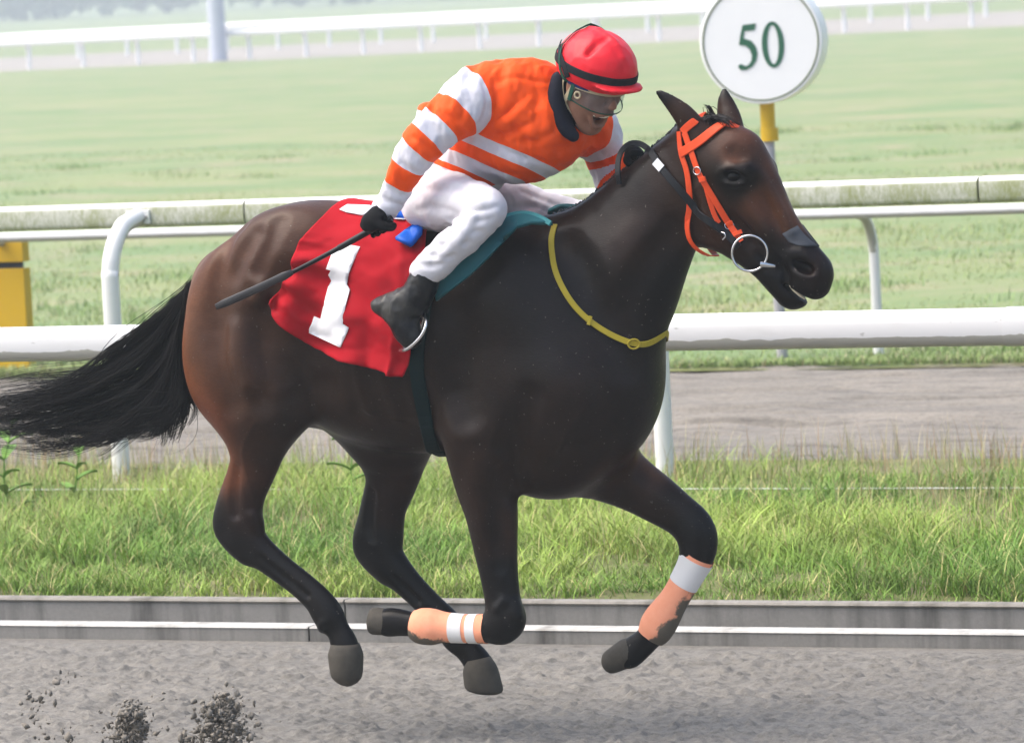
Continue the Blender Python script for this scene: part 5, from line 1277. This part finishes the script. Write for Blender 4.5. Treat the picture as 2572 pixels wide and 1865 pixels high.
def mat_silk():
    m = Mat('racing_silk', rough=.55)
    wob = m.math('MULTIPLY', m.math('SUBTRACT', m.noise(7, 2), .5), 1.0)
    def stripes(a, bs, start_white):
        col = None; v = 1.0 if start_white else 0.0
        out = None
        for i, b in enumerate(bs):
            g = m.math('GREATER_THAN', a, b)
            out = g if out is None else (m.math('SUBTRACT', out, g) if i % 2 else m.math('ADD', out, g))
        return m.math('SUBTRACT', 1.0, out) if start_white else out
    sN = stripes(m.math('ADD', m.at('pn'), m.math('MULTIPLY', wob, .012)), bN, True); sF = stripes(m.at('pf'), bF, True)
    hp_ = m.math('ADD', m.at('hoop'), m.math('MULTIPLY', wob, 8)); sT = stripes(hp_, [8, 37, 67, 98, 112], False)
    w_ = m.mix(m.math('GREATER_THAN', m.at('armn'), .004), sT, sN); w_ = m.mix(m.math('GREATER_THAN', m.at('armf'), .004), w_, sF)
    c = m.mix(w_, ORG, WHT); m.color(c); m.bump(m.math('ADD', m.noise(380, 2, .5), m.math('MULTIPLY', m.noise(28, 4, .6), 1.5)), .45, .004)
    m.b.inputs['Specular IOR Level'].default_value = .12; return m.m
jersey.data.materials.append(mat_silk()) if not jersey.data.materials else None
# ---- breeches, boots, gloves
def mat_breech():
    m = Mat('white_breeches', (.70, .70, .74), .6); m.color(m.mix(m.noise(7, 4), (.55, .55, .60), (.62, .61, .64))); m.bump(m.math('ADD', m.noise(320, 2), m.noise(22, 4, .6)), .25, .004); return m.m
bre = [Ell(P(1092, 498, -.02), (.105, .155, .105), k=.05), jc(legN, k=.04), jc(legF, k=.04), Ell(P(1190, 455, 0), (.10, .11, .05), k=.05)]
bre += creases(bre, [([(1130, 552), (1165, 535), (1215, 528), (1248, 520)], 10, 6, True), ([(1125, 565), (1170, 560), (1232, 548)], 10, 6, True), ([(1112, 588), (1150, 588), (1205, 578)], 10, 5, True), ([(1088, 612), (1120, 620), (1172, 606)], 10, 6, True), ([(1065, 640), (1100, 645), (1140, 640)], 9, 5, True), ([(1045, 662), (1080, 668), (1110, 662)], 8, 5, True),
    ([(1135, 470), (1180, 478), (1225, 496)], 12, 5, True), ([(1060, 470), (1100, 480), (1160, 470)], 12, 5, True), ([(1050, 530), (1090, 520), (1140, 530)], 14, 6, True), ([(1190, 545), (1150, 600), (1100, 652)], 14, 6, False), ([(1310, 480), (1360, 500), (1420, 525)], 9, 4, True), ([(1290, 520), (1340, 520), (1400, 540)], 10, 5, True)])
build('breeches', bre, .0058, mat_breech(), rider, 2, [(6, .007, np.array([[.5, 0, -1.0], [0, .6, 0], [.3, 0, .9]]), 91), (15, .006, np.array([[.9, 0, .5], [0, .6, 0], [.6, 0, -.3]]), 93)])
M_boot = Mat('black_boot', (.012, .012, .014), .30, Specular_IOR_Level=.2); M_boot.color(M_boot.mix(M_boot.ramp(M_boot.noise(9, 5, .65), [(.45, (0, 0, 0)), (.7, (1, 1, 1))]), (.006, .006, .008), (.04, .039, .036))); M_boot.bump(M_boot.noise(30, 3), .3, .004); M_boot = M_boot.m
build('boot', [jc(bootN, k=.02), jc(heelN, k=.03)], .006, M_boot, rider, 2, [(20, .005, EYE3, 95)])
build('boot', [jc(bootF, k=.02), jc(heelF, k=.03)], .007, M_boot, rider)
M_glove = Mat('black_glove', (.006, .006, .007), .7, Specular_IOR_Level=.06); M_glove.bump(M_glove.noise(90, 4), .3, .003); M_glove = M_glove.m
build('glove', handN, .0038, M_glove, rider, 1); build('glove', handF, .0038, M_glove, rider, 1)
# ---- collar
M_navy = mat_cloth('navy_cloth', (.010, .012, .022), 300, .7)
build('collar', [Chain([(*(hd(-.035, 0, -.075) * .75 + nb * .25), .063), (*(hd(-.03, 0, -.10) * .4 + nb * .6), .068), (*nb, .074)], k=.01), hCh([(-.01, -.03, -.115, .03), (.02, -.012, -.135, .026)], k=.03), jc([(1404, 200, 20, -.10), (1396, 255, 22, -.115), (1408, 305, 22, -.12), (1440, 342, 15, -.115)], k=.03)], .006, M_navy, rider)
# ---- cap and helmet
M_cap = Mat('red_cap', (.60, .022, .035), .42); M_cap.color(M_cap.mix(M_cap.noise(9, 4), (.58, .010, .020), (.68, .018, .030))); M_cap.bump(M_cap.noise(26, 4, .6), .2, .004); M_cap = M_cap.m
hel = [hEll((.002, 0, .060), (.145, .116, .108), k=.02), hEll((0, 0, -.075), (.2, .2, .098), k=.012, sub=True), hEll((-.132, 0, .030), (.030, .034, .028), k=.02), hEll((.118, 0, .034), (.062, .088, .010), k=.012), hCh([(.11, 0, .120, .010), (.06, 0, .150, .009), (0, 0, .162, .009), (-.06, 0, .150, .009)], k=.02)]
hel += [hCh([(.05, -.085, .115, .008), (.048, -.055, .150, .008), (.045, -.02, .168, .007)], k=.014, sub=True)]
CV, capo = build('cap', hel, .0055, M_cap, rider, 2, [(14, .004, EYE3, 97)])
CAPB = BVHTree.FromPolygons([tuple(v) for v in CV], [tuple(p_.vertices) for p_ in capo.data.polygons])
M_band = mat_cloth('black_elastic', (.012, .016, .020), 300, .6); M_cream = mat_cloth('cream_strap', (.42, .36, .24), 300, .6); M_dgreen = mat_cloth('green_strap', (.012, .07, .05), 300, .6); M_blueband = mat_cloth('blue_lining', (.012, .022, .10), 300, .7)
def ring_on_head(name, pts, width, mat, thick=.003, push=0.0, snap=False):
    q = spline(np.array(pts, float), 48); c0_ = np.array([0, 0, .045]); W = np.array([hd(*p_) for p_ in q])
    if snap:
        for i_, w_ in enumerate(W):
            o_ = hd(0, 0, .05); d_ = w_ - o_; d_ /= np.linalg.norm(d_); lo_, *_ = CAPB.ray_cast(Vector(o_ + d_ * .5), Vector(-d_))
            if lo_ is not None: W[i_] = np.array(lo_) + d_ * .001
    nr_w = np.array([RH @ ((p_ - c0_) * np.array([1, 1.2, .4])) for p_ in q]); nr_w /= np.linalg.norm(nr_w, axis=1)[:, None]
    return link(name, fix(pyd(name, *ribbon(W + nr_w * push, nr_w, width * HS, thick))), mat, rider, smooth=False)
def ellring(z0, tilt, ax, ay, a0=0, a1=360, n=17, cx=-.004):
    return [(cx + ax * math.cos(math.radians(a)), ay * math.sin(math.radians(a)), z0 + tilt * math.cos(math.radians(a))) for a in np.linspace(a0, a1, n)]
ring_on_head('elastic_band', ellring(.058, -.002, .140, .116, cx=.002), .024, M_band, snap=True)
ring_on_head('lining_band', ellring(.016, -.002, .124, .100, -100, 100), .026, M_blueband)
ring_on_head('elastic_tail', [(-.11, -.074, .100), (-.08, -.098, .088), (-.035, -.114, .070), (-.005, -.113, .05), (.01, -.108, .028)], .022, M_band, .003, .002, True)
# goggles: curved clear visor with frame and green strap
mg = Mat('clear_visor', (.55, .57, .60), .10); mg.b.inputs['Transmission Weight'].default_value = 1.0; mg.b.inputs['IOR'].default_value = 1.05; mg.b.inputs['Transmission Weight'].default_value = 0.0
_t = mg.n.new('ShaderNodeBsdfTransparent'); _t.inputs[0].default_value = (.88, .90, .91, 1); _x = mg.n.new('ShaderNodeMixShader')
mg.l.new(mg.math('MULTIPLY', mg.ramp(mg.noise(9, 3), [(.35, (.02, .02, .02)), (.7, (.08, .08, .08))]), 1.0), _x.inputs[0]); mg.l.new(_t.outputs[0], _x.inputs[1]); mg.l.new(mg.b.outputs[0], _x.inputs[2]); mg.l.new(_x.outputs[0], mg.n['Material Output'].inputs[0])
M_visor = mg.m
vis = []
for a in np.linspace(-82, 82, 25):
    ra = math.radians(a)
    for zt_ in np.linspace(0, 1, 7):
        vis.append(hd(-.002 + (.122 - .006 * zt_) * math.cos(ra), .096 * math.sin(ra), .008 - .070 * zt_ * (1 - .28 * abs(math.sin(ra)) ** 3)))
F = [(i * 7 + j, i * 7 + j + 1, (i + 1) * 7 + j + 1, (i + 1) * 7 + j) for i in range(24) for j in range(6)]
gg = link('goggles', fix(pyd('goggles', vis, F)), M_visor, rider); md = gg.modifiers.new('t', 'SOLIDIFY'); md.thickness = .0016
V3 = lambda pts, wd, mat, nm, th=.003, sn=False: ring_on_head(nm, pts, wd, mat, th, .0 if not sn else .004, sn)
rim_t = [(-.002 + .123 * math.cos(math.radians(a)), .097 * math.sin(math.radians(a)), .004) for a in np.linspace(-82, 82, 15)]
V3(rim_t, .011, M_cream, 'goggle_rim')
rim_b = [(-.002 + .117 * math.cos(math.radians(a)), .097 * math.sin(math.radians(a)), .008 - .070 * (1 - .28 * abs(math.sin(math.radians(a))) ** 3)) for a in np.linspace(-82, 82, 15)]
V3(rim_b, .004, M_dgreen, 'goggle_rim', .002)
V3([(.020, -.097, -.030), (.014, -.0985, -.008), (-.006, -.103, .012), (-.030, -.110, .04), (-.052, -.113, .085), (-.070, -.102, .110), (-.07, -.07, .142), (-.065, 0, .164), (-.07, .07, .142), (-.03, .112, .05), (.015, .1, -.01)], .011, M_dgreen, 'goggle_strap', .003, True)
V3([(.024, -.098, .008), (.022, -.099, -.018), (.018, -.098, -.046)], .014, M_dgreen, 'goggle_hinge', .003)
cb = hd(.045, -.0915, -.020); cn = RH @ np.array([.35, -1, 0]); link('goggle_button', fix(pyd('goggle_button', *torus(cb, cn, .010 * HS, .004, 1, 20, 8))), M_cream, rider)
# chin harness round the ear
for s in (-1, 1):
    ring_on_head('chin_strap', [(-.036, .081 * s, .022), (-.044, .083 * s, -.010), (-.034, .080 * s, -.048), (-.018, .074 * s, -.075), (.0, .062 * s, -.105)], .018, M_cream)
    ring_on_head('chin_strap', [(.026, .083 * s, .018), (.006, .086 * s, -.016), (-.018, .080 * s, -.056), (-.022, .074 * s, -.075)], .018, M_cream)
    ring_on_head('chin_strap', [(-.018, .072 * s, -.078), (.012, .058 * s, -.118), (.03, .034 * s, -.142), (.036, 0, -.150)], .014, M_band)
# face details
M_teeth = Mat('teeth', (.85, .80, .70), .3).m; M_mouth = Mat('mouth', (.05, .012, .012), .5).m; M_eyew = Mat('eye_white', (.6, .58, .55), .2).m; M_dark2 = Mat('brow_hair', (.012, .009, .008), .7).m
link('teeth', fix(pyd('teeth', *tube([hd(.064, .026, -.080), hd(.083, .014, -.079), hd(.088, 0, -.079), hd(.083, -.014, -.079), hd(.064, -.026, -.080)], .0075, 8))), M_teeth, rider)
link('mouth_lining', fix(pyd('mouth_lining', *tube([hd(.045, .02, -.088), hd(.052, 0, -.09), hd(.045, -.02, -.088)], .017, 10))), M_mouth, rider)
for s in (-1, 1):
    bm = bmesh.new(); bmesh.ops.create_uvsphere(bm, u_segments=14, v_segments=10, radius=.012 * HS); me = bpy.data.meshes.new('eye'); bm.to_mesh(me); bm.free(); o = link('eye', me, M_eyew, rider); o.location = hd(.079, .032 * s, .003)
    bm = bmesh.new(); bmesh.ops.create_uvsphere(bm, u_segments=12, v_segments=8, radius=.0065 * HS); me = bpy.data.meshes.new('iris'); bm.to_mesh(me); bm.free(); o = link('iris', me, M_dark2, rider); o.location = hd(.087, .032 * s, .002)
    ring_on_head('eyebrow', [(.092, .014 * s, .028), (.089, .032 * s, .034), (.078, .052 * s, .028)], .007, M_dark2, .004)
# ---- whip
wp = empty('riding_whip'); tag(wp, 'black riding whip held low in the rider\'s near hand', 'whip')
def whp(t): return wA + (wB - wA) * t
def bow(ts): return np.array([whp(t) + np.array([0, 0, -.012 * math.sin(math.pi * t)]) for t in ts])
mtube('handle', bow(np.linspace(0, .30, 8)), np.linspace(.0115, .0105, 8), M_black, wp, seg=10)
mtube('shaft', bow(np.linspace(.302, .56, 8)), np.linspace(.0085, .0075, 8), M_black, wp, seg=8)
M_pad = Mat('padded_flap', (.035, .034, .036), .3).m
link('padded_flap', fix(pyd('padded_flap', *ribbon(bow(np.linspace(.562, 1.0, 10)), np.tile([camdir], (10, 1)), np.concatenate([[.018, .028], np.full(7, .027), [.020]]), .011))), M_pad, wp)

# ---- smaller pieces hang under the part they belong to
bpy.context.view_layer.update()
SUBS = {'buckle': ('cheek_strap', 'strap'), 'keeper': ('cheek_strap', 'strap'), 'strap_end': ('cheek_strap',), 'bit_bar': ('bit_ring',), 'number_one': ('cloth',), 'white_patch': ('cloth',), 'reflective_band': ('wrap',), 'bolt': ('bracket',),
        'sleeve_collar': ('yellow_sleeve',), 'digit': ('disc',), 'border_ring': ('disc',), 'goggle_rim': ('goggles',), 'goggle_strap': ('goggles',), 'goggle_hinge': ('goggles',), 'goggle_button': ('goggles',), 'elastic_band': ('cap',), 'elastic_tail': ('cap',), 'lining_band': ('cap',), 'iris': ('eye',), 'white_marker': ('rein',), 'flap_edge': ('flap',), 'stirrup_iron': ('stirrup_leather',), 'leaf': ('stem',), 'rein_hook': ('rein',), 'lit_top': ('front_edge',), 'back_lip': ('back_wall',)}
def ctr_of(o): return o.matrix_world @ (sum((Vector(c) for c in o.bound_box), Vector()) / 8)
for o in list(bpy.data.objects):
    base = o.name.split('.')[0]
    if base in SUBS and o.parent is not None:
        cand = [c for c in o.parent.children if c.name.split('.')[0] in SUBS[base]]
        if cand:
            c0 = ctr_of(o); q = min(cand, key=lambda c: (ctr_of(c) - c0).length)
            o.parent = q; o.matrix_parent_inverse = q.matrix_world.inverted() @ (q.parent.matrix_world if q.parent else Matrix())
